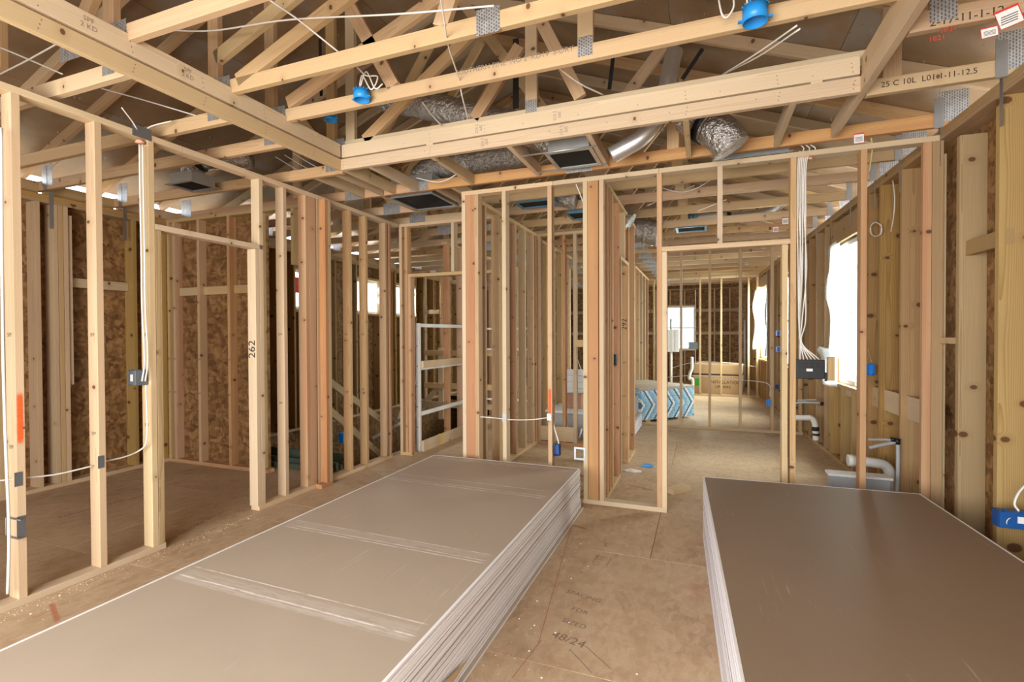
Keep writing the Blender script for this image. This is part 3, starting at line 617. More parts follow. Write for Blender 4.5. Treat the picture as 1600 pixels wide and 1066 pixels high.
# ------------------------------------------------------------------ roof trusses
TY = [1.10, 1.73, 2.34, 2.79, 3.43, 4.12, 4.77, 5.31, 6.0, 6.7, 7.4]+[8.02+.61*i for i in range(12)]
RAISE = .178; XS0, XS1 = -2.86, .90
TR = {}
ORD = ['first', 'second', 'third', 'fourth', 'fifth', 'sixth', 'seventh', 'eighth', 'ninth', 'tenth', 'eleventh']
def gusset(t, x, y, z, w_, h_, rot=0.0): return link('gusset_plate', boxmesh(w_, .0015, h_, 'galv', 0), t, (x, y-.001, z), (0, rot, 0))
for i, y in enumerate(TY):
    tray = y < 3.5; ym = y+S/2
    lab = {1.10: 'roof truss nearest the camera over the raised tray ceiling', 1.73: 'second roof truss over the raised tray ceiling', 2.34: 'roof truss whose raised chord crosses near the top of the picture, blue box under it',
           2.79: 'roof truss whose raised chord carries two round blue boxes', 3.43: 'roof truss along the far edge of the tray ceiling', 4.12: 'roof truss with reddish bottom chord over the middle partition',
           4.77: 'first roof truss beyond the middle partition', 5.31: 'second roof truss beyond the middle partition', 6.0: 'third roof truss beyond the middle partition', 6.7: 'fourth roof truss beyond the middle partition', 7.4: 'fifth roof truss beyond the middle partition'}.get(y, 'distant wooden roof truss above the back rooms')
    t = thing('roof_truss', lab, 'roof truss', (XC, y, ZB), 'wooden roof trusses'); TR[i] = t
    mt = 'trussred' if y == 4.12 else 'truss'
    Pl = (XL-OV*.9, ztl(XL)-SL*OV*.9); 
    for sd in (-1, 1):
        xa = XL-OV*.9 if sd < 0 else XR+OV*.9
        c0 = Vector((xa, ym, ztl(xa if sd < 0 else xa)+.048)); c1 = Vector((XC, ym, ZR+.048))
        if sd > 0: c0.z = ztl(xa)+.048
        beam('top_chord', t, c0, c1, D, S, 'truss')
    if tray:
        bx('bottom_chord', t, XL, XS0+.02, y, y+S, ZB, ZB+D, mt); bx('bottom_chord', t, XS0-.06, XS1+.06, y, y+S, ZB+RAISE, ZB+RAISE+D, 'truss' if y != 3.43 else 'spruce'); bx('bottom_chord', t, XS1-.02, XR, y, y+S, ZB, ZB+D, mt)
        for x in (XS0-.06-D, XS1+.06): bx('web', t, x, x+D, y, y+S, ZB+D, ztl(x+.04)+.0, 'truss'); (gusset(t, x+.045, y, ZB+D-.01, .10, .10) if y < 3 or x < 0 else None)
        for x in ((XS0-.03, XS1+.03) if y < 3 else (XS0-.03,)): gusset(t, x, y, ZB+RAISE+.05, .15, .13)
    else:
        bx('bottom_chord', t, XL, XC-.4, y, y+S, ZB, ZB+D, mt); bx('bottom_chord', t, XC-.398, XR, y, y+S, ZB, ZB+D, mt); gusset(t, XC-.4, y, ZB+.045, .2, .085)
    zc = ZB+D+(RAISE if tray else 0)
    def webl(xa, za, xb, zb): beam('web', t, (xa, ym, za), (xb, ym, zb), D, S, pick('truss', 'truss', 'stud'))
    if y == 2.34: webl(-2.76, 3.06+.0, -1.3, 3.62); webl(-2.95, 3.24, -2.1, 3.56); webl(-.2, zc, .0, ztl(0)); webl(-1.3, zc, -.9, ztl(-.9)); gusset(t, -1.02, y, zc-.04, .13, .13)
    elif y == 2.79: webl(-2.80, 3.12, -.95, 3.80); webl(-.62, zc, -.62, ztl(-.62)); gusset(t, -.62, y, zc-.01, .085, .11); webl(-1.9, zc, -2.6, ztl(-2.6)-.02)
    elif y == 3.43: webl(-2.62, 3.06, -1.60, 3.76); webl(-1.16, zc, -1.16, ztl(-1.16)); webl(-1.09, 3.70, -.80, zc+.02); webl(-1.62, zc, -1.25, 3.55); gusset(t, -1.16, y, zc+.01, .085, .10); webl(-2.76, zc, -2.76, ztl(-2.76))
    else:
        for xa, xb in ((XC-1.15, XC-1.9), (XC-1.15, XC-.05), (XC+1.15, XC+.05), (XC+1.15, XC+1.9)): webl(xa, zc+.03, xb, ztl(xb)+.03)
        for xb in (XC-1.9, XC+1.9): webl(xb, zc, xb, ztl(xb))
        for xa in (XC-1.15, XC+1.15): gusset(t, xa, y, zc-.03, .22, .13)
    gusset(t, XL+.20, y, ZB+.13, .16, .20); gusset(t, XR-.20, y, ZB+.13, .16, .20)
    if y == 3.43:
        text('truss_mark', t, '25 C 10L  L01 1-11-12.5', tuple(at(1450, 122, 'y', y-.0006)), (PI/2, 0, 0), .044, 'ink')
    if y == 2.79:
        text('truss_mark', t, '2-17-11-1-12', tuple(at(1510, 26, 'y', y-.0006)), (PI/2, 0, 0), .05, 'ink')
eb = thing('eave_blocking', 'wood blocks between the truss ends above the left outer wall', 'blocking', (-5.8, 5, ZB))
for a, b in zip(TY, TY[1:]): bx('block', eb, -5.86, -5.822, a+S+.002, b-.002, ZB-.038, ZB+.085, 'truss')
# ------------------------------------------------------------------ tray ceiling frame
tf = thing('tray_ceiling_frame', 'pale two-by-four frame of the raised tray ceiling overhead', 'ceiling frame', (-.95, 2.0, ZB))
TXL, TXR, TYF = -2.80, .835, 3.36
for k, (z0, z1) in enumerate(((ZB, ZB+D), (ZB+D+.017, ZB+D+.122))):
    dy = .0 if k == 0 else .012
    bx('frame_board', tf, TXL+.0, TXR, TYF+dy-.0, TYF+dy+S, z0, z1, 'spruce')
    bx('frame_board', tf, TXL-S, TXL, -1.3, TYF+.0, z0, z1, 'spruce')
    bx('frame_board', tf, TXR+(0 if k == 0 else .012), TXR+S+(0 if k == 0 else .012), -1.3, TYF+(.70 if k == 0 else .03), z0, z1, 'spruce')
for x in (-2.79, -2.54, -1.955, -1.32, -.735, -.10, .505): bx('block', tf, x-.02, x+.018, TYF+.040, 4.118, ZB, ZB+D, 'spruce')
for x in (-1.96, .62): bx('filler_block', tf, x-.03, x+.03, TYF+.003, TYF+.035, ZB+D+.001, ZB+D+.016, 'spruce')
for s_, x, z in (('SPF', -1.5, ZB+.045), ('SPF', -.9, ZB+.045), ('SPF', -1.55, ZB+D+.07), ('SPF', -.95, ZB+D+.07)):
    text('grade_stamp', tf, s_+'\n2 KD', (x, TYF-.0006+(0.012 if z > ZB+D else 0), z), (PI/2, PI/2, 0), .032, 'stampink')
for y in (1.55, 2.05): text('grade_stamp', tf, 'SPF\n2 KD', (TXL+.0006, y, ZB+D+.07), (PI/2, 0, PI/2), .034, 'stampink')
for px_, py_ in ((1482, 46), (1464, 60)): text('red_mark', TR[3], '1021', tuple(at(px_, py_, 'y', 2.7893)), (PI/2, -.05, 0), .032, 'redink')
text('grade_stamp', TR[3], 'SOUTHERN PINE  NO 2  KD19  S-DRY', tuple(at(800, 96, 'y', 2.7894)), (PI/2, 0, 0), .045, 'stampink')
V, Fc = [], []
def nail_at(P, ax):
    b = len(V); r_ = .0035; e1, e2 = (Vector((1, 0, 0)), Vector((0, 0, 1))) if ax == 'y' else (Vector((0, 1, 0)), Vector((0, 0, 1)))
    for q in range(6): V.append(Vector(P)+(e1*math.cos(q*PI/3)+e2*math.sin(q*PI/3))*r_)
    Fc.append(tuple(range(b, b+6)) if ax == 'y' else tuple(range(b, b+6)))
for x in (-2.775, -1.96, -1.5, -.1, .42, .80):
    for k in range(3): nail_at((x+.004*k, TYF-.0006, ZB+.022+.022*k), 'y'); nail_at((x-.003*k, TYF+.0114, ZB+D+.035+.025*k), 'y')
for x in (-2.2, -1.2, -.8, -.4, .1, .6): nail_at((x, TYF+.0114, ZB+D+.05), 'y'); nail_at((x+.2, TYF-.0006, ZB+.05), 'y')
for y in (1.35, 1.75, 2.15, 2.6, 3.05):
    for k in range(3): nail_at((TXL+.0006, y+.006*k, ZB+.022+.022*k), 'x'); nail_at((TXL+.0006, y-.006*k, ZB+D+.035+.025*k), 'x')
nh = meshobj('nail_heads', V, Fc, 'greyink', tf); nh['kind'] = 'stuff'
# ladder blocking between the trusses on the left and over the back
lb = thing('ceiling_blocking', 'short two-by-four blocks between trusses beside the left partition', 'blocking', (-3.2, 4.4, ZB))
for x, a, b in ((-3.18, 3.44, 4.11), (-2.98, 4.16, 4.76), (-2.37, 4.16, 4.76), (-2.95, 3.44, 4.11), (-2.2, 4.16, 4.76)): bx('block', lb, x, x+S, a, b, ZB, ZB+D, 'stud')
# ------------------------------------------------------------------ plasterboard stacks
def sheet_mesh(w_, L, th, face, edge, bev=.0014):
    bm = bmesh.new(); bmesh.ops.create_cube(bm, size=1)
    for v in bm.verts: v.co = (v.co.x*w_, v.co.y*L, v.co.z*th)
    for e in bm.edges: pass
    bmesh.ops.bevel(bm, geom=bm.edges[:], offset=bev, segments=1, affect='EDGES')
    me = bpy.data.meshes.new('gypsum_sheet'); me.materials.append(M[face]); me.materials.append(M[edge])
    bm.normal_update()
    for f in bm.faces: f.material_index = 0 if abs(f.normal.z) > .9 else 1
    bm.to_mesh(me); bm.free(); return me
SW, SLn, NS, HS = 1.365, 3.66, 25, .34
th = HS/NS; me_l = sheet_mesh(SW, SLn, th-.0012, 'gyp_l', 'edge_l')
for i in range(NS):
    top = i == NS-1
    dx = 0 if top else random.uniform(-.003, .003)+(.002 if i % 2 else -.001); dy = 0 if top else random.uniform(-.012, .012)+(.03 if i < 6 else 0)
    if i == 0: dx = .02
    o = link('gypsum_sheet', me_l, None, (-1.622+dx, 2.17+dy, th*(i+.5)), (0, 0, 0))
    lab = 'tan gypsum sheet on top of the left stack, chalk lines across it' if top else 'bottom gypsum sheet of the left stack, lying on the floor' if i == 0 else 'grey-edged gypsum sheet inside the left stack'
    tag(o, lab, 'drywall sheet', 'gypsum sheets in the left stack')
    if top:
        for x in (-SW/2+.006, SW/2-.006): link('edge_tape', boxmesh(.012, SLn-.01, .0008, 'tape', 0), o, (-1.622+x, 2.17, HS-.0006+.0004))
        link('edge_tape', boxmesh(SW, .012, .0008, 'tape', 0), o, (-1.622, 2.17+SLn/2-.006, HS-.0002))
# torn face paper hanging from the lower sheets
V = []; Fc = []
P0 = [(-.936, 1.20, .165), (-.93, 1.62, .115), (-.925, 1.86, .075), (-.93, 1.72, .055), (-.925, 1.35, .06), (-.92, 1.0, .10)]
pt = meshobj('torn_paper', [(x, y, z) for x, y, z in P0]+[(x+.004, y, z) for x, y, z in P0], [tuple(range(6)), tuple(range(11, 5, -1))]+[(k, (k+1) % 6, 6+(k+1) % 6, 6+k) for k in range(6)], 'carton')
tag(pt, 'brown strip of torn face paper on the side of the left stack', 'paper')
R2 = math.radians(2.7); NS2, HS2 = 30, .433; th2 = HS2/NS2; SW2 = 1.272
me_r = sheet_mesh(SW2, SLn, th2-.0002, 'gyp_r', 'edge_r', .0004)
ux, uy = Vector((math.cos(R2), math.sin(R2), 0)), Vector((-math.sin(R2), math.cos(R2), 0))
c2 = Vector((.002, 3.752, 0))+ux*(SW2/2)-uy*(SLn/2)
for i in range(NS2):
    top = i == NS2-1; far = i < 14
    p_ = c2+ux*(0 if top else random.uniform(-.0012, .0012))+uy*(0 if top else (random.uniform(-.006, .006)-(.0 if not far else .02*(i-14)/6*.2)))
    o = link('gypsum_sheet', me_r, None, (p_.x, p_.y, th2*(i+.5)), (0, 0, R2))
    lab = 'brown gypsum sheet on top of the right stack' if top else 'bottom gypsum sheet of the right stack, lying on the floor' if i == 0 else 'white-edged gypsum sheet inside the right stack'
    tag(o, lab, 'drywall sheet', 'gypsum sheets in the right stack')
    if top:
        for x in (-SW2/2+.005, SW2/2-.005):
            q = link('edge_tape', boxmesh(.010, SLn-.01, .0008, 'tape', 0), None, (0, 0, 0)); q.parent = o; q.location = (x, 0, th2/2)
        q = link('edge_tape', boxmesh(SW2, .010, .0008, 'tape', 0), None, (0, 0, 0)); q.parent = o; q.location = (0, SLn/2-.005, th2/2)

# ------------------------------------------------------------------ ducts and register boots
def boot(name, x0, x1, y0, y1, label, group='ceiling register boots', h=.16, mat='sheet', z=ZB-.01, neck=True):
    t = thing(name, label, 'register boot', ((x0+x1)/2, (y0+y1)/2, z), group); f = .03
    for a in ((x0-f, x1+f, y0-f, y0), (x0-f, x1+f, y1, y1+f), (x0-f, x0, y0, y1), (x1, x1+f, y0, y1)): plain_box('flange', t, a[0], a[1], a[2], a[3], z, z+.006, mat)
    for a in ((x0-.004, x0, y0, y1), (x1, x1+.004, y0, y1), (x0, x1, y0-.004, y0), (x0, x1, y1, y1+.004)): plain_box('side', t, a[0], a[1], a[2], a[3], z+.006, z+h, mat, 0)
    plain_box('top', t, x0, x1, y0, y1, z+h, z+h+.004, mat, 0)
    plain_box('void_sheet', t, x0+.002, x1-.002, y0+.002, y1-.002, z+.012, z+.016, 'void', 0)  # flat black sheet across the mouth, paints the dark hollow of the boot
    if neck: cyl('collar', t, ((x0+x1)/2, (y0+y1)/2, z+h+.05), .08, .09, mat)
    return t
b1 = boot('register_boot', -2.90, -2.44, 4.22, 4.71, 'large square black-mouthed register boot over the stair hall ceiling', h=.2)
b2 = boot('register_boot', -1.09, -.785, 3.64, 3.98, 'rectangular metal register boot hanging behind the tray ceiling frame', h=.26)
for y in (3.60, 4.01): tube('hanger_bar', b2, [(-1.30, y, ZB-.004), (-.72, y, ZB-.004)], .006, 'sheet', 6)
boot('register_boot', -4.48, -4.20, 3.10, 3.32, 'black register boot above the left room', h=.10)
boot('register_boot', -1.80, -1.44, 4.86, 5.08, 'bluish register boot over the closet, nearest the partition', h=.1, mat='bluesheet')
boot('register_boot', -1.42, -1.12, 5.5, 5.8, 'second register boot over the closet with blue film', h=.1, mat='bluesheet')
boot('register_boot', .10, .60, 4.25, 4.40, 'black slot register boot behind the middle partition top plate', h=.14, neck=False)
boot('register_boot', -.30, .02, 6.77, 7.05, 'grey register boot at the end of the far metal pipe', h=.1, mat='bluesheet')
def duct(name, pts, r, label, mat='foil', rib=.05, group='insulated flexible ducts', straps=()):
    t = thing(name, label, 'duct', pts[0], group); rnd = random.Random(len(label)); ph = [rnd.uniform(-1, 1) for _ in range(400)]
    tube('jacket', t, pts, r, mat, 20, 14, (lambda u, i: 1+rib*ph[i % 400]) if rib else None)
    S_ = spline(pts, 14)
    for u in straps:
        i = int(u*(len(S_)-2)); d = (S_[i+1]-S_[i]).normalized(); q = d.to_track_quat('Z', 'Y').to_euler(); cyl('strap', t, tuple(S_[i]), r*1.07, .05, 'black', 20, q)
    return t
def A(x, y, Y): return tuple(at(x, y, 'y', Y))
duct('flexible_duct', [A(600, 152, 3.80), A(640, 160, 3.79), A(720, 178, 3.78), A(800, 196, 3.77), A(870, 222, 3.77)], .115, 'long dark silver flexible duct crossing the attic behind the tray frame')
duct('metal_pipe', [A(1054, 80, 3.95), A(1049, 100, 3.92), A(1042, 135, 3.86), A(1028, 180, 3.80), A(1003, 215, 3.78), A(955, 243, 3.78)], .062, 'bright round metal pipe bending down from the roof', 'pipe', 0, 'metal pipes')
duct('flexible_duct', [A(1075, 180, 3.9), A(1105, 196, 3.86), A(1130, 212, 3.8), A(1143, 232, 3.8)], .125, 'short foil duct with black strap over the middle doorway', rib=.03, straps=(.35,))
duct('flexible_duct', [(-2.67, 4.46, 2.98), (-2.67, 4.46, 3.08), (-2.5, 4.5, 3.16), (-2.1, 4.6, 3.2), (-1.6, 4.6, 3.22)], .13, 'foil duct rising from the large square register boot')
duct('flexible_duct', [(-4.34, 3.22, 2.93), (-4.34, 3.22, 3.0), (-4.2, 3.3, 3.06), (-3.9, 3.45, 3.08)], .09, 'foil duct with black strap above the left room', straps=(.5,))
duct('flexible_duct', [A(918, 352, 6.6), A(960, 358, 6.6), A(1000, 360, 6.6), A(1030, 366, 6.6)], .16, 'foil duct over the closet seen past the right closet wall')
duct('flexible_duct', [A(930, 330, 5.7), A(965, 338, 5.65), A(985, 350, 5.65)], .12, 'nearer foil duct over the closet beside the doorway')
duct('flexible_duct', [A(862, 300, 5.2), A(880, 306, 5.2), A(900, 310, 5.2)], .12, 'foil duct end between the closet ceiling trusses')
duct('metal_pipe', [(-.14, 7.0, 2.95), (.1, 7.05, 2.98), (.4, 7.1, 2.96), (.75, 7.1, 2.98), (.95, 7.1, 3.1)], .06, 'far silver pipe with black strap above the back room', 'pipe', 0, 'metal pipes', straps=(.45,))
def strip(x0, y0, x1, y1, Y, Yb=None, label='', wd=.03):
    a, b = A(x0, y0, Y), A(x1, y1, Yb or Y); o = beam('duct_strap', None, a, b, wd, .002, 'black', (0, 1, 0)); tag(o, label, 'strap', 'black duct hanger straps')
strip(500, 60, 502, 150, 3.05, label='black strap hanging in the attic, left of the blue box'); strip(958, 90, 952, 140, 3.75, label='vertical black strap left of the metal pipe')
strip(1098, 76, 1066, 124, 3.8, label='slanting black strap right of the metal pipe'); strip(806, 60, 806, 170, 3.7, label='black strap beside the vertical attic web', wd=.05)
# ------------------------------------------------------------------ round blue ceiling boxes
def ceiling_box(P, label, r=.052, h=.062):
    t = thing('ceiling_box', label, 'electrical box', P, 'blue ceiling electrical boxes')
    V, Fc = [], []; n = 24
    for rr, z in ((r, 0), (r, h), (r-.003, h-.003), (r-.003, 0)):
        for k in range(n): V.append((rr*math.cos(2*PI*k/n), rr*math.sin(2*PI*k/n), z))
    for L in range(2):
        for k in range(n): k2 = (k+1) % n; a = L*n if L == 0 else 2*n; b = a+n; Fc.append((a+k, a+k2, b+k2, b+k))
    for k in range(n): k2 = (k+1) % n; Fc.append((3*n+k, 3*n+k2, k2, k))
    Fc += [tuple(n+k for k in range(n)), tuple(2*n+k for k in range(n))[::-1]]
    meshobj('shell', V, Fc, 'blue', t, P, True)
    for sx in (-1, 1): plain_box('ear', t, P[0]+sx*(r+.008)-.012, P[0]+sx*(r+.008)+.012, P[1]-.012, P[1]+.012, P[2]+.012, P[2]+.02, 'blue')
    for k in range(7):
        q = PI+.2+k*(PI-.4)/6; plain_box('notch', t, P[0]+r*math.cos(q)-.004, P[0]+r*math.cos(q)+.004, P[1]+r*math.sin(q)-.004, P[1]+r*math.sin(q)+.004, P[2]+h-.002, P[2]+h+.008, 'blue')
    return t
ceiling_box(tuple(at(565, 157, 'y', 2.73)), 'round blue ceiling box under the coil of white cable')
ceiling_box(tuple(at(1180, 35, 'y', 2.73)), 'large round blue ceiling box near the top right of the attic', r=.058, h=.075)
ceiling_box(tuple(at(517, 189, 'y', 3.30)), 'small flat blue ceiling box below the second raised chord', r=.05, h=.03)
# ------------------------------------------------------------------ cables
def cable(pts, label, r=.0048, mat='cable', group='white electrical cables', n=8):
    o = tube('electrical_cable', None, pts, r, mat, 6, n); tag(o, label, 'cable', group); return o
cable([A(245, 46, 2.2), A(330, 48, 2.2), A(450, 31, 2.2), A(620, 22, 2.2), A(772, 9, 2.2)], 'long white cable stretched along the top left of the attic')
cable([A(415, -4, 2.05), A(465, 30, 2.15), A(500, 58, 2.25), A(530, 82, 2.36)], 'white cable slanting down to the first raised chord')
cable([A(688, -5, 2.05), A(694, 30, 2.2), A(700, 70, 2.4), A(716, 120, 2.75), A(722, 150, 2.9), A(731, 186, 3.2)], 'white cable running down across the raised chords')
cable([A(1130, 116, 3.6), A(1180, 85, 3.2), A(1245, 40, 2.85)], 'upper of two parallel white cables above the tray frame')
cable([A(1126, 118, 3.62), A(1185, 88, 3.25), A(1250, 45, 2.88)], 'lower of two parallel white cables above the tray frame')
cable([A(0, 116, 1.7), A(45, 93, 1.75), A(97, 64, 1.8)], 'white cable rising to the right at the top left corner')
cable([A(0, 74, 1.72), A(45, 93, 1.76), A(98, 116, 1.82)], 'pinkish white cable falling to the right at the top left corner')
cable([A(158, 138, 2.3), A(230, 158, 2.34), A(307, 181, 2.4)], 'white cable passing above the left top plate')
cable([A(1122, -5, 2.7), A(1128, 22, 2.7), A(1136, 27, 2.7), A(1146, 12, 2.7), A(1146, -6, 2.7)], 'white cable loop hanging left of the top right blue box')
cable([A(1167, -6, 2.7), A(1168, 8, 2.71), A(1172, 18, 2.72)], 'white cable entering the top right blue box')
cable([A(870, 104, 2.9), A(905, 130, 3.1), A(942, 148, 3.35)], 'thin white cable below the second raised chord')
cable([A(558, 105, 2.6), A(572, 118, 2.66), A(590, 120, 2.7), A(580, 140, 2.7), A(566, 118, 2.68), A(562, 140, 2.72), A(572, 112, 2.66), A(586, 138, 2.7), A(598, 131, 2.72)], 'coil of white cable hanging by the round blue box', n=10)
cable([A(660, 60+100, 3.0), A(675, 180, 3.25), A(690, 196, 3.4)], 'white cable by the dark flexible duct')
for i, d in enumerate((0, 14, 27)): cable([A(430+d, 245-i*3, 3.6), A(470+d, 268-i*3, 3.8), A(515+d*1.2, 285-i*2, 3.95), A(560+d*2, 292, 4.116)], 'cable %s of the three under the tray corner' % ('nearest the left', 'in the middle', 'nearest the right')[i], r=.004)
cable([A(650, 278, 4.0), A(690, 284, 4.0), A(725, 262, 4.0), A(722, 250, 4.0)], 'white cable looping round the foil duct behind the tray')
cable([A(985, 215, 4.0), A(990, 232, 4.0), A(1015, 215, 4.05), A(1037, 203, 4.1)], 'white cable bent beside the metal pipe')
# far attic cables
for i, (a, b, c_) in enumerate((((1000, 280), (1070, 300), (1140, 262)), ((1010, 322), (1060, 300), (1085, 290)), ((1090, 330), (1120, 318), (1135, 312)))): cable([A(*a, 5.2+.3*i), A(*b, 5.2+.3*i), A(*c_, 5.2+.3*i)], 'cable %s the trusses behind the middle doorway' % ('over', 'between', 'above')[i], r=.004)
# in the left partition
LX = XW-.045
def Lp(x, y, o=0.0): return tuple(at(x, y, 'x', LX+o))
cable([Lp(-30, 754), Lp(0, 751), Lp(24, 749)], 'short white cable entering the first stud at the left edge')
cable([Lp(38, 747), Lp(90, 741), Lp(146, 728)], 'white cable between the first and second left studs')
cable([Lp(160, 722), Lp(195, 714), Lp(218, 704), Lp(228, 692, .055), Lp(230, 660, .055), Lp(228, 602, .055)], 'white cable curving up to the grey switch box')
for i, d in enumerate((0, 5)): cable([Lp(222+d, 596, .055), Lp(226+d, 560, .052), Lp(222+d, 480, .052), Lp(221+d, 400, .052), Lp(219+d, 300, .052), Lp(218+d, 226, .05)], 'white cable stapled down the third left stud, %s' % ('outer' if i == 0 else 'inner'), r=.0055)
cable([Lp(218, 215, .04), Lp(210, 195, .05), Lp(190, 168, .1)], 'cable bending left off the left top plate', r=.004)
cable([Lp(220, 212, .04), Lp(235, 198, .05), Lp(268, 189, .15)], 'cable bending right off the left top plate', r=.004)
cable([Lp(2, 200, .055), Lp(3, 400, .055), Lp(5, 560, .055), Lp(9, 700, .055), Lp(14, 830, .055), Lp(12, 928, .055)], 'grey white cable running down the first left stud', r=.007)
# plates, boxes on the left partition
def nailplate(x, y, w_, h_, label, X=XW+.001, mat='plate_dark'):
    P = at(x, y, 'x', X); o = link('nail_plate', boxmesh(.0016, w_, h_, mat, 0), None, tuple(P)); tag(o, label, 'metal plate', 'cable protector plates'); return o
nailplate(29, 749, .034, .075, 'dark protector plate on the first left stud'); nailplate(158, 722, .034, .075, 'dark protector plate on the second left stud'); 
P = at(222, 207, 'x', XW+.001); o = link('nail_plate', boxmesh(.0016, .12, .075, 'plate_dark', 0), None, tuple(P)); tag(o, 'dark protector plate over the cables on the left top plate', 'metal plate', 'cable protector plates')
fo = meshobj('caulk_blob', [(math.cos(a)*.03*(1-.3*z), math.sin(a)*.03*(1-.3*z), z*.02) for z in (0, 1) for a in [2*PI*k/10 for k in range(10)]], [(k, (k+1) % 10, 10+(k+1) % 10, 10+k) for k in range(10)]+[tuple(range(10))[::-1], tuple(range(10, 20))], 'foam', None, tuple(Lp(219, 224, .02)), True)
tag(fo, 'salmon fire caulk under the left top plate', 'caulk', 'salmon fire caulk blobs')
def wallbox(name, P, dims, mat, label, cat='electrical box', group=None, sticker=None, rz=0.0):
    """open or closed rectangular electrical box; its front faces local -y"""
    w_, d_, h_ = dims; t = thing(name, label, cat, tuple(P), group, rz=rz); t['_local'] = 1; tk = .003
    plain_box('back', t, -w_/2, w_/2, d_-tk, d_, -h_/2, h_/2, mat, 0)
    for s_ in (-1, 1): plain_box('side', t, s_*(w_/2-tk/2)-tk/2, s_*(w_/2-tk/2)+tk/2, 0, d_, -h_/2, h_/2, mat, .0008); plain_box('side', t, -w_/2, w_/2, 0, d_, s_*(h_/2-tk/2)-tk/2, s_*(h_/2-tk/2)+tk/2, mat, .0008)
    if sticker: plain_box('sticker', t, sticker[0]-sticker[2]/2, sticker[0]+sticker[2]/2, -.0012, 0, sticker[1]-sticker[3]/2, sticker[1]+sticker[3]/2, 'label', 0)
    for s_ in (-1, 1): plain_box('nail_ear', t, s_*w_*.25-.006, s_*w_*.25+.006, .01, .03, h_/2, h_/2+.006, mat, 0)
    return t
def closedbox(name, P, dims, mat, label, group=None, rz=0.0, sticker=None):
    t = wallbox(name, P, dims, mat, label, group=group, rz=rz, sticker=sticker); w_, d_, h_ = dims; plain_box('cover', t, -w_/2+.004, w_/2-.004, .001, .003, -h_/2+.004, h_/2-.004, mat, 0); return t
P = at(213, 589, 'y', 2.20); closedbox('switch_box', (XW-.06, 2.132, P.z), (.075, .08, .10), 'greybox', 'grey switch box with white label on the third left stud', 'grey electrical boxes', sticker=(.0, .0, .026, .045))
plain = None
P = at(33, 824, 'x', XW); br = thing('low_voltage_bracket', 'grey metal low voltage bracket on the first left stud', 'bracket', (XW-.03, 1.512, P.z))
for a in ((-.135, .0, -.055, -.047), (-.135, .0, .047, .055)): bx('bracket_bar', br, XW+a[0]+.04, XW+.045, 1.508, 1.512, P.z+a[2], P.z+a[3], 'strap')
bx('bracket_bar', br, XW-.095, XW-.087, 1.508, 1.512, P.z-.055, P.z+.055, 'strap'); bx('bracket_plate', br, XW+.001, XW+.003, 1.515, 1.553, P.z-.06, P.z+.06, 'plate_dark', 0)
# orange paint, pencil marks and grade stamps on the studs
def mark_quad(name, par, P, w_, h_, mat, rz):
    me = bpy.data.meshes.new(name); me.from_pydata([(-w_/2, 0, -h_/2), (w_/2, 0, -h_/2), (w_/2, 0, h_/2), (-w_/2, 0, h_/2)], [], [(0, 1, 2, 3)]); me.materials.append(M[mat]); return link(name, me, par, P, (0, 0, rz))
P = at(24, 655, 'x', XW); mark_quad('paint_mark', st1, (XW+.0012, 1.536, P.z), .034, .30, 'spray', PI/2)
P = at(858, 628, 'y', YM); mark_quad('paint_mark', sto, (-1.245, YM-.0012, P.z-.02), .04, .34, 'spray', 0)
P = at(406, 545, 'y', 3.087); text('pencil_mark', st262, '262', (-3.45, 3.0463, 1.33), (PI/2, -PI/2, 0), .10, 'ink')
def pstamp(par, body, loc, rot, size=.03): text('grade_stamp', par, body, loc, rot, size, 'greyink')
for o in list(wl.children):
    if o.name.startswith('stud') and random.random() < .75 and o.dimensions.z > 2:
        yq = o['_w'][1]
        for z in (.85, 1.45): pstamp(o, 'SPF', (XW-.045, yq-S/2-.0006, z), (PI/2, 0, 0))
for o in list(w2.children)+list(w1.children):
    if o.name.startswith('stud') and random.random() < .6:
        yq = o['_w'][1]; xq = o['_w'][0]
        for z in (.75, 1.12): pstamp(o, 'SPF', (xq, yq-S/2-.0006, z), (PI/2, 0, 0))
        if abs(yq-5.62-S/2) < .03: text('pencil_mark', o, '292', (xq, yq-S/2-.0006, 1.55), (PI/2, -PI/2, 0), .085, 'ink')
for o in list(wk.children):
    if o.name.startswith('stud'):
        for z in (.80, 1.18): pstamp(o, 'SPF', (o['_w'][0], YB-.0006, z), (PI/2, 0, 0))
# ------------------------------------------------------------------ middle partition fittings
cable([tuple(at(x, y, 'y', YM+.03)) for x, y in ((745, 651), (770, 653), (800, 656), (830, 656), (855, 653))], 'white cable running through the middle partition studs')
cable([tuple(at(x, y, 'y', YM+.05)) for x, y in ((864, 654), (866, 668), (872, 688), (873, 696))], 'white cable dropping to the dark blue outlet box', r=.006)
P = at(788, 653, 'y', YM-.001); tag(link('nail_plate', boxmesh(.036, .0016, .075, 'strap', 0), None, tuple(P)), 'grey protector plate on a middle partition stud', 'metal plate', 'cable protector plates')
P = at(858, 652, 'y', YM-.001); tag(link('nail_plate', boxmesh(.036, .0016, .06, 'white', 0), None, tuple(P)), 'white plate below orange paint on the middle stud', 'metal plate', 'cable protector plates')
P = at(868, 704, 'y', YM+.01); wallbox('outlet_box', (P.x, YM+.005, P.z), (.062, .07, .10), 'bluedk', 'dark blue outlet box on the middle partition, beside orange paint', group='blue outlet boxes')
P = at(906, 709, 'y', YM); br = thing('low_voltage_bracket', 'open square metal bracket low on the middle partition', 'bracket', (P.x, YM-.002, P.z)); hw, hh = .05, .055
for a in ((-hw, hw, -hh, -hh+.018), (-hw, hw, hh-.018, hh), (-hw, -hw+.018, -hh, hh), (hw-.018, hw, -hh, hh)): bx('bracket_bar', br, P.x+a[0], P.x+a[1], YM-.004, YM-.001, P.z+a[2], P.z+a[3], 'strap')
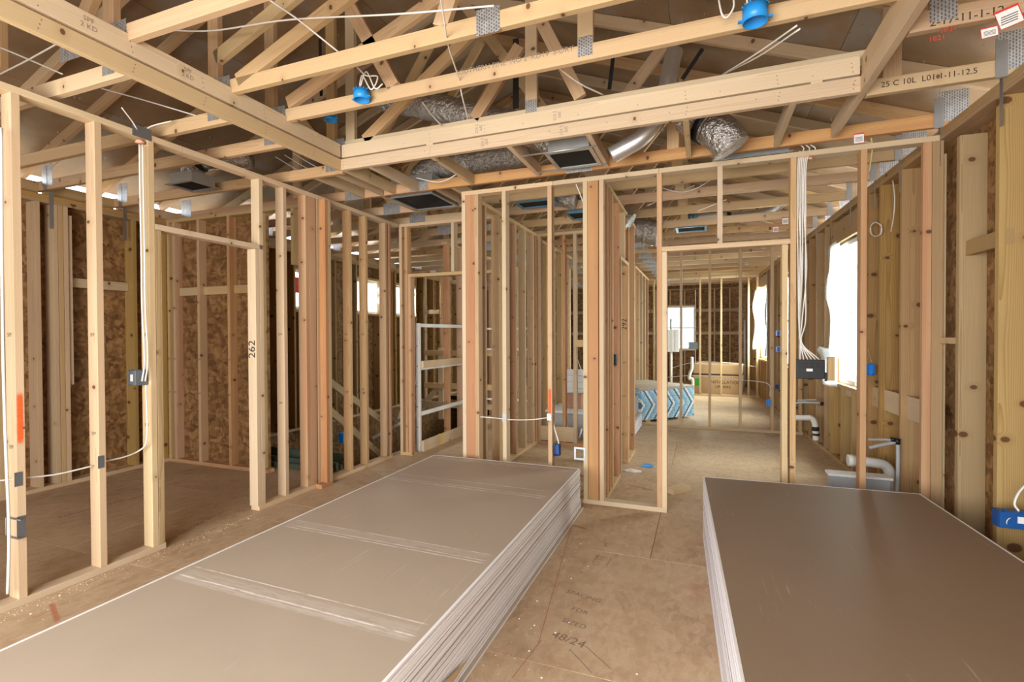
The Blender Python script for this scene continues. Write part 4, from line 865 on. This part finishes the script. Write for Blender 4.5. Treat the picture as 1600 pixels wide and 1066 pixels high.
cable([tuple(at(x, y, 'x', -.815)) for x, y in ((953, 325), (955, 420), (953, 500), (955, 552))], 'white cable inside the right closet wall')
P = at(954, 563, 'x', -.80); wallbox('switch_box', (-.785, P.y+.03, P.z), (.06, .06, .10), 'black', 'black switch box inside the right closet wall')
cable([tuple(at(x, y, 'y', YM+.05)) for x, y in ((900, 288), (905, 300), (912, 318))], 'short white cable under the middle top plate by the double stud')
# cable bundle and black junction box by the doorway
t = thing('junction_box', 'black multi-gang box with white label at the end of the cable bundle', 'electrical box', tuple(at(1264, 577, 'y', 4.20)))
P = at(1264, 577, 'y', 4.19); bx('shell', t, P.x-.098, P.x+.098, 4.17, 4.25, P.z-.07, P.z+.07, 'black', .004); bx('cover_label', t, P.x-.02, P.x+.02, 4.1675, 4.169, P.z-.015, P.z+.005, 'label', 0)
for k in range(5): bx('gang', t, P.x-.08+.038*k-.014, P.x-.08+.038*k+.014, 4.166, 4.17, P.z+.012, P.z+.05, 'black', .001)
for s_ in (-1, 1): bx('tab', t, P.x+s_*.104-.008, P.x+s_*.104+.008, 4.17, 4.18, P.z-.085, P.z-.02, 'black')
o = bx('wood_block', None, P.x+.115, P.x+.16, 4.17, 4.21, P.z-.08, P.z+.09, 'stud'); tag(o, 'short wood block beside the black junction box', 'wood block')
for k in range(6):
    x0 = 1247+2.6*k; cable([tuple(at(x, y, 'y', 4.185-.004*(k % 3))) for x, y in ((1250+4*k, 236), (x0, 255), (x0-1, 330), (x0+3*math.sin(k*2), 420), (x0-2+3*math.cos(k), 500), (1250+.5*k, 535), (1250+6*k, 562))], 'white cable of the bundle feeding the black box, strand %s' % ('one at the left', 'two', 'three', 'four', 'five', 'six at the right')[k], r=.0045, group='cable bundle into the black box')
for k in range(4):
    P = at(1248+6*k, 247, 'y', 4.2); q = cyl('caulk_blob', None, (P.x, 4.205, 2.722), .017, .018, 'foam', 10); tag(q, 'salmon caulk blob round the cable bundle in the top plate', 'caulk', 'salmon fire caulk blobs')
for k in range(3):
    cable([tuple(at(x, y, 'y', 4.2)) for x, y in ((1252+9*k, 240), (1256+9*k, 232), (1250+8*k, 226))], 'cable stub above the middle top plate over the bundle, %s' % ('left', 'centre', 'right')[k], r=.004)
# ------------------------------------------------------------------ tags, straps
def ttag(px, py, Y, label, rot=0.0, w_=.075, h_=.055, red=True):
    P = at(px, py, 'y', Y-.004); t = thing('truss_tag', label, 'tag', tuple(P), 'red and white truss tags')
    link('paper', boxmesh(w_, .0012, h_, 'redlab', 0), t, tuple(P), (0, rot, 0)); 
    link('print_panel', boxmesh(w_*.93, .0012, h_*.84, 'label', 0), t, (P.x, P.y-.0012, P.z-h_*.05), (0, rot, 0))
    for k in range(4): link('print_line', boxmesh(w_*.7, .0008, h_*.05, 'greyink', 0), t, (P.x, P.y-.0022, P.z-h_*.1+h_*(.18-.12*k)), (0, rot, 0))
ttag(1577, 26, 2.79, 'large tilted red and white tag at the top right corner', -.3, .085, .085); ttag(1546, 50, 2.79, 'red edged white tag on a short metal clip, top right', -.1, .06, .045)
ttag(1342, 216, 4.12, 'red topped tag hanging on the reddish truss', 0, .062, .07)
for i, (x, y, Y) in enumerate(((1227, 345, 6.7), (1212, 358, 7.4), (1173, 399, 10.46), (1167, 411, 11.07), (1193, 385, 8.63))): ttag(x, y, Y, 'small tag on a truss beyond the doorway, %s' % ('nearest the doorway post', 'second nearest the post', 'third by distance', 'farthest away', 'just past the far partition')[i], 0, .07, .085)
def hstrap(side, y, label):
    t = thing('hurricane_strap', label, 'metal strap', (0, y, 2.7), 'hurricane straps'); 
    if side > 0:
        s_ = (y-RO.y); P = RO+RT*s_; x = P.x-.003; t.location = (x, y, 2.7); t['_w'] = (x, y, 2.7)
        bx('strap_leg', t, x-.001, x+.001, y+S, y+S+.032, 2.56, 2.84, 'strap', 0); bx('strap_wing', t, x-.05, x+.002, y-.004, y-.002, 2.80, 3.0, 'strap', 0); beam('strap_twist', t, (x, y+S+.016, 2.84), (x-.02, y-.003, 2.90), .03, .002, 'strap')
    else:
        x = OX+.003; t.location = (x, y, 2.7); t['_w'] = (x, y, 2.7)
        bx('strap_leg', t, x-.001, x+.001, y+S, y+S+.032, 2.46, 2.84, 'strap', 0); bx('strap_wing', t, x-.002, x+.05, y-.004, y-.002, 2.80, 3.02, 'strap', 0); beam('strap_twist', t, (x, y+S+.016, 2.84), (x+.02, y-.003, 2.90), .03, .002, 'strap')
names = ['nearest', 'second', 'third', 'fourth', 'fifth', 'sixth', 'seventh']
for i, y in enumerate((3.43, 4.12, 4.77, 5.31, 6.0, 6.7, 7.4)): hstrap(1, y, '%s galvanized strap down the right wall from the partition end' % names[i])
for i, y in enumerate((2.34, 2.79, 3.43)): hstrap(-1, y, '%s galvanized strap tying a truss to the left outer wall' % names[i])
# ------------------------------------------------------------------ right wall fittings
def Rp(px, py, off=0.0):
    s_, z = rw(px, py, off); q = RO+RN*off+RT*s_; return (q.x, q.y, z)
P = Rp(1361, 578, -.01); wallbox('outlet_box', P, (.06, .06, .10), 'blue', 'bright blue outlet box on the right wall beside the window', group='blue outlet boxes')
cable([Rp(1362, 566, -.01), Rp(1359, 556, -.01), Rp(1357, 545, 0)], 'short yellow cable above the bright blue box', mat='cabley', group='yellow cables', r=.004)
cable([tuple(at(x, y, 'y', 4.2)) for x, y in ((1361, 215), (1363, 232), (1360, 256), (1358, 268))], 'yellow cable hanging through the middle top plate', mat='cabley', group='yellow cables', r=.005)
pts = []
for k in range(40): a = k*.5; pts.append(Rp(1368+9*math.cos(a)+(k % 5)*.4, 358+11*math.sin(a)+(k % 3)*.5, -.006-.0008*(k % 4)))
cable(pts, 'coil of white cable hung on the right wall above the window', r=.004, n=3)
cable([Rp(1395, 282, -.006), Rp(1398, 310, -.01), Rp(1396, 340, -.006), Rp(1392, 362, -.004)], 'white cable down the stud right of the cable coil', r=.004)
# large blue box at the right edge
P = Rp(1583, 811, -.02); t = wallbox('outlet_box', (P[0]-.005, P[1]-.03, P[2]), (.135, .06, .085), 'bluedk', 'large dark blue box with white sticker at the right edge', group='blue outlet boxes', sticker=(.025, .005, .032, .034))
plain_box('cover', t, -.063, .063, .0005, .003, -.039, .039, 'bluedk', 0); text('curved_mark', t, '(', (-.03, -.0015, .0), (PI/2, .4, 0), .04, 'label')
Q = Vector(P); cable([(Q.x+.025, Q.y+.0, Q.z+.04), (Q.x+.01, Q.y+.01, Q.z+.075), (Q.x+.03, Q.y+.02, Q.z+.13), (Q.x+.06, Q.y+.03, Q.z+.17)], 'white cable feeding the large dark blue box', r=.006)
# pan, drain and water pipes behind the right stack
t = thing('white_metal_box', 'grey white metal box with flange behind the right stack', 'metal box', (1.21, 4.45, 0))
X0, X1, Yp = float(at(1297, 735, 'y', 4.5).x), float(at(1393, 735, 'y', 4.5).x), 4.5
bx('body', t, X0, X1, Yp, Yp+.11, 0, (float(at(1340, 732, 'y', 4.5).z)-.055)-.02, 'pan', .006); bx('rim', t, X0-.012, X1+.012, Yp-.012, Yp+.12, (float(at(1340, 732, 'y', 4.5).z)-.055)-.02, (float(at(1340, 732, 'y', 4.5).z)-.055), 'white', .004)
bx('front_panel', t, X0+.03, X1-.03, Yp-.008, Yp, .02, .17, 'pan', .004); bx('latch', t, X1-.055, X1-.045, Yp-.012, Yp-.002, .10, .15, 'black')
def pipe(pts, r, label, mat='pvc', group='plumbing pipes', bands=(), n=8):
    t = thing('drain_pipe' if mat == 'pvc' else 'water_pipe', label, 'pipe', pts[0], group); tube('pipe_run', t, pts, r, mat, 14, n)
    for b in bands: cyl('fitting', t, b[:3], b[3], b[4], b[5], 14)
    return t
zq = float(at(1360, 722, 'y', 4.75).z)-.03
pipe([(1.14, 4.80, zq+.02), (1.20, 4.80, zq+.02), (1.30, 4.82, zq+.01), (1.38, 4.86, zq-.01), (1.425, 4.88, zq-.07), (1.43, 4.885, zq-.2), (1.43, 4.885, .0)], .04, 'white drain elbow behind the white metal box')
cyl('pipe_cap', bpy.data.objects[[o.name for o in bpy.data.objects if o.name.startswith('drain_pipe')][-1]], (1.14, 4.80, zq+.02), .048, .05, 'pvc', 16, (0, PI/2, 0))
Yw = 4.70
def W(x, y, Y=Yw): return tuple(at(x, y, 'y', Y))
pipe([W(1402, 770), W(1403, 735), W(1403, 700), W(1402, 692)], .014, 'grey water pipe rising behind the white metal box', 'pex', bands=(((*W(1402, 690), .02, .045, 'black')),))
pipe([W(1358, 700), W(1375, 696), W(1400, 691)], .014, 'grey water pipe lying from the black fitting, lower', 'pex'); pipe([W(1356, 687), W(1380, 687), W(1397, 688)], .009, 'thin grey water pipe above the lower one', 'pex', bands=(((*W(1395, 687), .018, .03, 'black')),))
Yv = 7.0
pipe([W(1240, 653, Yv), W(1260, 653, Yv), W(1268, 654, Yv), W(1273, 661, Yv), W(1274, 672, Yv), W(1275, 688, Yv)], .034, 'white drain pipe turning down into the floor beyond the doorway', bands=((*W(1274, 670, Yv), .04, .05, 'black'), (*W(1275, 679, Yv), .04, .025, 'black')))
pipe([W(1242, 630, Yv), W(1258, 629, Yv), W(1282, 630, Yv)], .012, 'grey water pipe over the white drain beyond the doorway', 'pex', bands=((*W(1284, 631, Yv), .02, .04, 'black'),)); pipe([W(1246, 626, Yv), W(1262, 625, Yv), W(1276, 625, Yv)], .009, 'thin water pipe above the far drain', 'pex')
for i, (x, y, Y, m_) in enumerate(((1201, 630, 8.04, 'blue'), (1216, 546, 8.3, 'bluedk'), (1214, 605, 8.3, 'bluedk'), (1216, 521, 8.3, 'bluedk'))):
    P = at(x, y, 'y', Y-.06); wallbox('outlet_box', tuple(P) if i == 0 else Rp(x, y, -.06), (.055, .06, .085), m_, ('bright blue outlet box low on the far partition', 'dark blue box in the middle of a far group of three', 'dark blue box lowest of a far group of three', 'dark blue box topmost of a far group of three')[i], group='blue outlet boxes')
cable([A(1038, 590, 8.09), A(1080, 587, 8.09), A(1115, 589, 8.09), A(1160, 594, 8.09), A(1200, 600, 8.09), A(1203, 620, 8.09)], 'long white cable strung through the far partition studs')
cable([A(1050, 575, 12.45), A(1085, 566, 12.45), A(1120, 566, 12.45), A(1150, 568, 12.45), A(1185, 574, 12.45)], 'white cable strung through the rear partition studs')
# ------------------------------------------------------------------ back room things
t = thing('wrapped_bundle', 'blue and white printed bundle of plasterboard beyond the far partition', 'bundle', (-.5, 8.8, 0))
BA = Vector((-.93, 8.24, 0)); BB = Vector((-.14, 9.1, 0)); bd = (BB-BA).normalized(); bl = (BB-BA).length; bz = math.atan2(bd.y, bd.x); t.location = BA; t.rotation_euler = (0, 0, bz); t['_local'] = 1
plain_box('printed_wrap', t, 0, bl, 0, 1.15, .04, .52, 'bluewrap', .004)
for k in range(3): plain_box('sheet', t, -.01*k, bl+.005, -.004, 1.16, .522+.014*k, .534+.014*k, 'gyp_l', .001)
for k in range(2): plain_box('riser', t, .1+.7*k, .2+.7*k, .0, 1.1, 0, .04, 'stud')
t = thing('cardboard_box', 'large brown carton with black print and green label in the back room', 'box', (.45, 13.1, 0)); t['_local'] = 1
CA, CB = at(1083, 616, 'z', 0), at(1156, 620, 'z', 0); CA = Vector((-.22, 12.75, 0)); CB = Vector((.85, 12.62, 0)); hz = .72
t.location = CA; cdx = (CB-CA); t.rotation_euler = (0, 0, math.atan2(cdx.y, cdx.x)); wl_ = cdx.length
plain_box('body', t, 0, wl_, 0, .9, 0, .46, 'carton', .006); plain_box('body', t, .01, wl_-.01, .01, .89, .49, hz, 'carton', .006); plain_box('dark_seam', t, .004, wl_-.004, .004, .89, .46, .49, 'black', 0)
text('print', t, 'INSTALLATION', (wl_*.66, -.0012, .30), (PI/2, 0, 0), .10, 'ink'); text('print', t, 'UP HERE', (wl_*.62, -.0012, .19), (PI/2, 0, 0), .09, 'ink'); plain_box('green_sticker', t, .05, .15, -.002, 0, .20, .38, 'greenlab', 0)
t = thing('breaker_cabinet', 'white breaker cabinet with conduit before the rear window', 'cabinet', tuple(A(1052, 533, 12.3)))
Pa, Pb = at(1043, 515, 'y', 12.34), at(1061, 550, 'y', 12.34); bx('cabinet', t, Pa.x, Pb.x, 12.30, 12.40, Pb.z, Pa.z, 'white', .004)
for k in range(1, 3): bx('door_seam', t, Pa.x+(Pb.x-Pa.x)*k/3-.004, Pa.x+(Pb.x-Pa.x)*k/3+.004, 12.297, 12.30, Pb.z+.02, Pa.z-.02, 'pex', 0)
tube('conduit', t, [((Pa.x+Pb.x)/2-.05, 12.36, Pb.z), ((Pa.x+Pb.x)/2-.05, 12.36, .1)], .03, 'pvc', 10); tube('conduit', t, [((Pa.x+Pb.x)/2-.05, 12.36, Pa.z), ((Pa.x+Pb.x)/2-.05, 12.36, Pa.z+.25)], .025, 'pex', 10)
pipe([A(1081, 558, 12.3), A(1081, 575, 12.3), A(1078, 584, 12.3), A(1077, 592, 12.3), A(1082, 594, 12.3), (A(1082, 594, 12.3)[0], 12.3, 0)], .035, 'white drain pipe with trap in the rear partition'); P = at(1083, 540, 'y', 12.3)
o = closedbox('junction_box', (P.x, 12.3, P.z), (.2, .08, .16), 'greybox', 'grey box with blue end beside the rear window')
pipe([A(1164, 500, 14.9), A(1164, 560, 14.9), (A(1164, 560, 14.9)[0], 14.9, 0)], .03, 'tall white vent pipe by the rear corner', n=2)
# bathroom things behind the closet
t = thing('bathtub', 'grey bathtub with a white rim behind the closet', 'bathtub', (-1.7, 7.0, 0)); zr = float(at(860, 641, 'y', 6.75).z)
bx('apron', t, -2.07, -1.13, 6.75, 7.45, 0, zr-.04, 'tub', .01); bx('rim', t, -2.09, -1.12, 6.73, 7.47, zr-.04, zr, 'white', .01)
t = thing('shower_panels', 'white grooved shower wall panels leaning behind the bathtub', 'wall panels', (-1.6, 7.7, 0))
zt_ = float(at(890, 583, 'y', 7.6).z)
for k in range(9): bx('panel_rib', t, -2.05, -1.12, 7.58, 7.60, .1+.1*k, .1+.1*k+.097, 'white', .004) if .1+.1*k < zt_ else None
t = thing('orange_carton', 'orange carton standing in the bathtub', 'box', (-1.5, 7.1, .5)); P = at(903, 637, 'y', 7.0); Q = at(886, 617, 'y', 7.0)
bx('body', t, Q.x-.05, P.x+.05, 7.0, 7.25, zr, zr+.20, 'orangem', .006); bx('flap', t, Q.x-.05, P.x+.05, 6.99, 6.998, zr+.12, zr+.2, 'orangem', .001)
pipe([tuple(at(890, 688, 'z', 0))[:1]+(6.5, 0), A(884, 645, 6.5), A(882, 560, 6.5), A(882, 545, 6.5)], .012, 'white water pipe rising before the bathtub', n=4); pipe([A(905, 685, 6.5), A(909, 670, 6.5)], .012, 'short white pipe at the closet back plate', n=1)
cable([A(896, 520, 6.4), A(899, 550, 6.4), A(907, 575, 6.4), A(912, 590, 6.4)], 'white cable hanging in the closet back wall')
# stack of boards past the right closet wall
for i in range(8):
    o = plain_box('plaster_board', None, -1.08, -.86, 6.6+.01*i, 8.0, .08+.045*i, .12+.045*i, 'edge_r' if i % 2 else 'gyp_l', .002) if False else None
t = thing('board_stack', 'low stack of white boards on a riser past the closet wall', 'board stack', (-1.0, 7.2, 0))
for i in range(6): plain_box('board', t, -1.10+.004*(i % 2), -.88, 6.45, 7.9, .03+.03*i, .058+.03*i, 'edge_r', .002)
for k in range(2): plain_box('riser', t, -1.09, -.89, 6.6+.9*k, 6.7+.9*k, 0, .03, 'stud')
plain_box('pink_board', t, -1.1, -.90, 6.5, 7.8, .21, .25, 'gyp_l', .002); plain_box('top_board', t, -1.1, -.92, 6.5, 7.8, .25, .50, 'pan', .004)
# ------------------------------------------------------------------ stairs and guard rails
t = thing('stair_guardrail', 'white painted steel guard frame at the stair edge', 'guard rail', (-3.12, 5.32, 0))
gx = float(at(653, 712, 'y', 5.30).x)
def gbar(A_, B_, w_=.045, d_=.045, m_='paintw', nm='rail'): return beam(nm, t, A_, B_, w_, d_, m_, (1, 0, 0) if abs(B_[2]-A_[2]) < .2 and abs(B_[1]-A_[1]) > .2 else (0, 1, 0))
GY = 5.30
bx('post', t, gx-.025, gx+.025, GY, GY+.05, 0, float(at(653, 505, 'y', GY).z), 'paintw', .004)
zz_ = [float(at(656, y, 'y', GY).z) for y in (508, 576, 648)]
for z in zz_: bx('rail', t, gx-.02, gx+.02, GY+.05, 7.1, z-.025, z+.02, 'paintw', .003)
bx('post', t, gx-.025, gx+.025, 7.1, 7.15, 0, zz_[0]+.03, 'paintw', .004)
bx('wood_rail', t, gx+.022, gx+.06, GY+.05, 7.0, zz_[1]+.0, zz_[1]+.089, 'stud')
beam('brace', t, (gx-.02, GY+.03, zz_[1]-.1), (gx-.45, GY+.25, .35), .03, .03, 'paintw'); beam('brace', t, (gx-.02, GY+.03, zz_[2]), (gx-.7, GY+.05, zz_[2]-.35), .035, .03, 'paintw')
for z in (zz_[0]-.03, zz_[0]-.35, zz_[1]-.6): bx('cross_rail', t, gx, -2.2, 7.16, 7.19, z-.015, z+.015, 'paintw', .003)
for k in range(5): bx('pin', t, gx-.006, gx+.006, GY-.006, GY, .3+.25*k, .312+.25*k, 'plate_dark', 0)
t = thing('kick_board', 'yellow strapped two-by-four along the stair edge floor', 'board', (-2.9, 6, 0)); bx('board', t, gx+.03, gx+.07, GY+.03, 7.4, 0, .13, 'stud')
for y in (5.75, 6.7): bx('strap', t, gx+.028, gx+.073, y, y+.05, -.0, .134, 'yellow', 0)
t = thing('wooden_guardrail', 'temporary two-by-four guard rail behind the steel frame', 'guard rail', (-3.3, 7.6, 0))
wx = float(at(688, 560, 'y', 7.5).x)
bx('post', t, wx-.045, wx+.045, 7.5, 7.54, 0, 1.22, 'stud')
for z in (1.18, .62, .30): bx('rail', t, wx-.3, -2.22, 7.46, 7.498, z-.09, z, 'stud')
beam('brace', t, (wx-.05, 7.52, .55), (wx-.75, 7.52, -.2), .09, .038, 'stud')
t = thing('staircase', 'rough wooden stairs going down in the stairwell', 'staircase', (-4.5, 7, -1))
for k in range(12): bx('tread', t, -5.5, -4.62, 5.0+.26*k, 5.0+.26*k+.27, -.22*k-.24, -.22*k-.20, 'stud')
for x in (-5.55, -4.60): beam('stringer', t, (x, 4.95, -.2), (x, 8.15, -2.65), .24, .038, 'stud', (1, 0, 0))
for x, y in ((-4.52, 5.0), (-4.52, 6.4)): bx('newel', t, x-.045, x+.045, y, y+.09, -2.6, .95, 'stud')
beam('hand_rail', t, (-4.52, 5.0, .6), (-4.52, 8.0, -1.7), .089, .038, 'spruce', (1, 0, 0)); beam('hand_rail', t, (-4.52, 5.0, .95), (-4.52, 6.45, .05), .089, .038, 'spruce', (1, 0, 0))
gs = thing('green_lumber', 'green treated lumber lying behind the left partition', 'lumber', (-4.0, 4.5, 0))
for k in range(3): bx('plank', gs, -4.9, -3.62, 4.16+.07*k, 4.2+.07*k, 0, .05+.04*(k % 2), 'green')
bx('plank', gs, -4.9, -3.6, 4.40, 4.44, 0, .14, 'green'); text('print', gs, '4122', (-3.95, 4.399, .08), (PI/2, 0, 0), .06, 'label')
P = at(541, 684, 'x', -3.52); wallbox('outlet_box', (P.x-.03, 4.225+.0, P.z), (.06, .07, .10), 'blue', 'blue outlet box low in the left partition beyond the corner', group='blue outlet boxes')
# ------------------------------------------------------------------ loose things on the floor
def F(x, y): return at(x, y, 'z', 0)
P = F(1060, 768); o = link('wood_scrap', boxmesh(.09, .045, .25, 'spruce'), None, (P.x, P.y, .0225), (PI/2, 0, -.45)); tag(o, 'short wood offcut on the floor by the doorway post', 'wood offcut')
o.rotation_euler = Euler((PI/2, 0, -.62)); o.location = (P.x, P.y, .0225)
P = F(986, 737); V = [(.09*math.cos(a)*(1+.3*math.sin(3*a)), .03*math.sin(a)*(1+.2*math.cos(5*a)), .012*(1+math.sin(4*a))*.5+.004) for a in [2*PI*k/18 for k in range(18)]]+[(0, 0, .03)]
o = meshobj('crumpled_paper', V+[(v[0], v[1], 0) for v in V[:18]], [(k, (k+1) % 18, 18) for k in range(18)]+[(19+k, 19+(k+1) % 18, (k+1) % 18, k) for k in range(18)], 'rag', None, (P.x, P.y, .001)); tag(o, 'crumpled white paper on the floor inside the closet doorway', 'paper')
P = F(1012, 730); o = meshobj('blue_scrap', [(-.06, -.02, 0), (.05, -.03, 0), (.06, .02, 0), (-.04, .03, 0), (-.05, -.015, .03), (.045, -.02, .02), (.05, .015, .025), (-.03, .02, .03)], [(3, 2, 1, 0), (4, 5, 6, 7), (0, 1, 5, 4), (1, 2, 6, 5), (2, 3, 7, 6), (3, 0, 4, 7)], 'blue', None, (P.x, P.y, .0005)); tag(o, 'small blue plastic scrap on the floor inside the closet', 'plastic scrap')
V, Fc = [], []
rnd = random.Random(3)
for k in range(420):
    y = rnd.uniform(1.3, 3.0); x = -3.39+abs(rnd.gauss(0, .05)); r_ = rnd.uniform(.001, .0032); b = len(V)
    for d in ((-1, -1, 0), (1, -.6, 0), (.7, 1, 0), (-.8, .8, 0), (0, 0, .9)): V.append((x+d[0]*r_*rnd.uniform(.7, 1.3), y+d[1]*r_*rnd.uniform(.7, 1.3), d[2]*r_+.0003))
    Fc += [(b, b+1, b+4), (b+1, b+2, b+4), (b+2, b+3, b+4), (b+3, b, b+4), (b+3, b+2, b+1, b)]
cs = meshobj('sawdust', V, Fc, 'spruce'); tag(cs, 'pale sawdust along the left partition bottom plate', 'debris', kind='stuff'); V, Fc = [], []
for k in range(170):
    if k < 110: x, y = rnd.gauss(-.78, .10), rnd.uniform(1.0, 3.4)
    elif k < 130: x, y = rnd.uniform(-.8, -.1), rnd.uniform(1.2, 3.8)
    else: x, y = rnd.gauss(-3.28, .06), rnd.uniform(1.2, 3.0)
    if -.93 < x < -.02 or x < -2.35:
        r_ = rnd.choice((.0012, .0016, .002, .0025, .005)); b = len(V)
        for d in ((-1, -1, 0), (1, -.6, 0), (.7, 1, 0), (-.8, .8, 0), (0, 0, .9)): V.append((x+d[0]*r_*rnd.uniform(.7, 1.3), y+d[1]*r_*rnd.uniform(.7, 1.3), d[2]*r_+.0003))
        Fc += [(b, b+1, b+4), (b+1, b+2, b+4), (b+2, b+3, b+4), (b+3, b, b+4), (b+3, b+2, b+1, b)]
cr = meshobj('plaster_crumbs', V, Fc, 'chip'); tag(cr, 'white plaster crumbs scattered on the subfloor', 'debris', kind='stuff')
# printed marks on the subfloor
fm = fl
for b_, x, y, s_, r_ in (('S', 946, 852, .075, -.1), ('RATED\n48 OC\n24/16', 938, 872, .026, -.1), ('48/24', 888, 1000, .075, -.2), ('SIZED', 897, 975, .05, -.2), ('FOR', 906, 955, .05, -.2), ('SPACING', 912, 932, .05, -.2)):
    P = F(x, y); text('floor_stamp', fm, b_, (P.x, P.y, .0004), (0, 0, r_), s_, 'floorink', .0001)
for x0, y0, x1, y1, m_ in ((840, 1010, 905, 780, 'chalkred'), (800, 1060, 846, 1000, 'chalkred'), (935, 868, 925, 880, 'floorink'), (955, 872, 948, 884, 'floorink'), (890, 1015, 925, 1052, 'floorink'), (915, 1010, 955, 1046, 'floorink')):
    a, b = F(x0, y0), F(x1, y1); beam('floor_line', fm, (a.x, a.y, .0003), (b.x, b.y, .0003), .004, .0004, m_, (0, 0, 1))
for b_, x0, y0, x1, y1, s_ in (('EXPOSURE 1  23/32  48/24', 80, 812, 235, 772, .055), ('23/32  SIZED FOR SPACING', 262, 845, 348, 800, .055)):
    a, b = F(x0, y0), F(x1, y1); text('floor_stamp', fm, b_, ((a.x+b.x)/2, (a.y+b.y)/2, .0004), (0, 0, math.atan2(b.y-a.y, b.x-a.x)), s_, 'floorink', .0001)
for x, y, r_ in ((893, 820, .10), (85, 957, .10), (1000, 762, .07)):
    P = F(x, y); mq = mark_quad('paint_mark', fm, (P.x, P.y, .0008), .08, .3, 'sprayred', 0); mq.rotation_euler = (PI/2, 0, 1.2)
P = F(880, 420+380) if False else F(100, 800); 
for b_, x, y, s_, r_ in (('STURD-I', 150, 800, .06, .02), ('TURN THIS SIDE', 310, 830, .055, .02)):
    P = F(x, y)
for (x0, y0, x1, y1) in ((928, 858, 952, 862),): pass
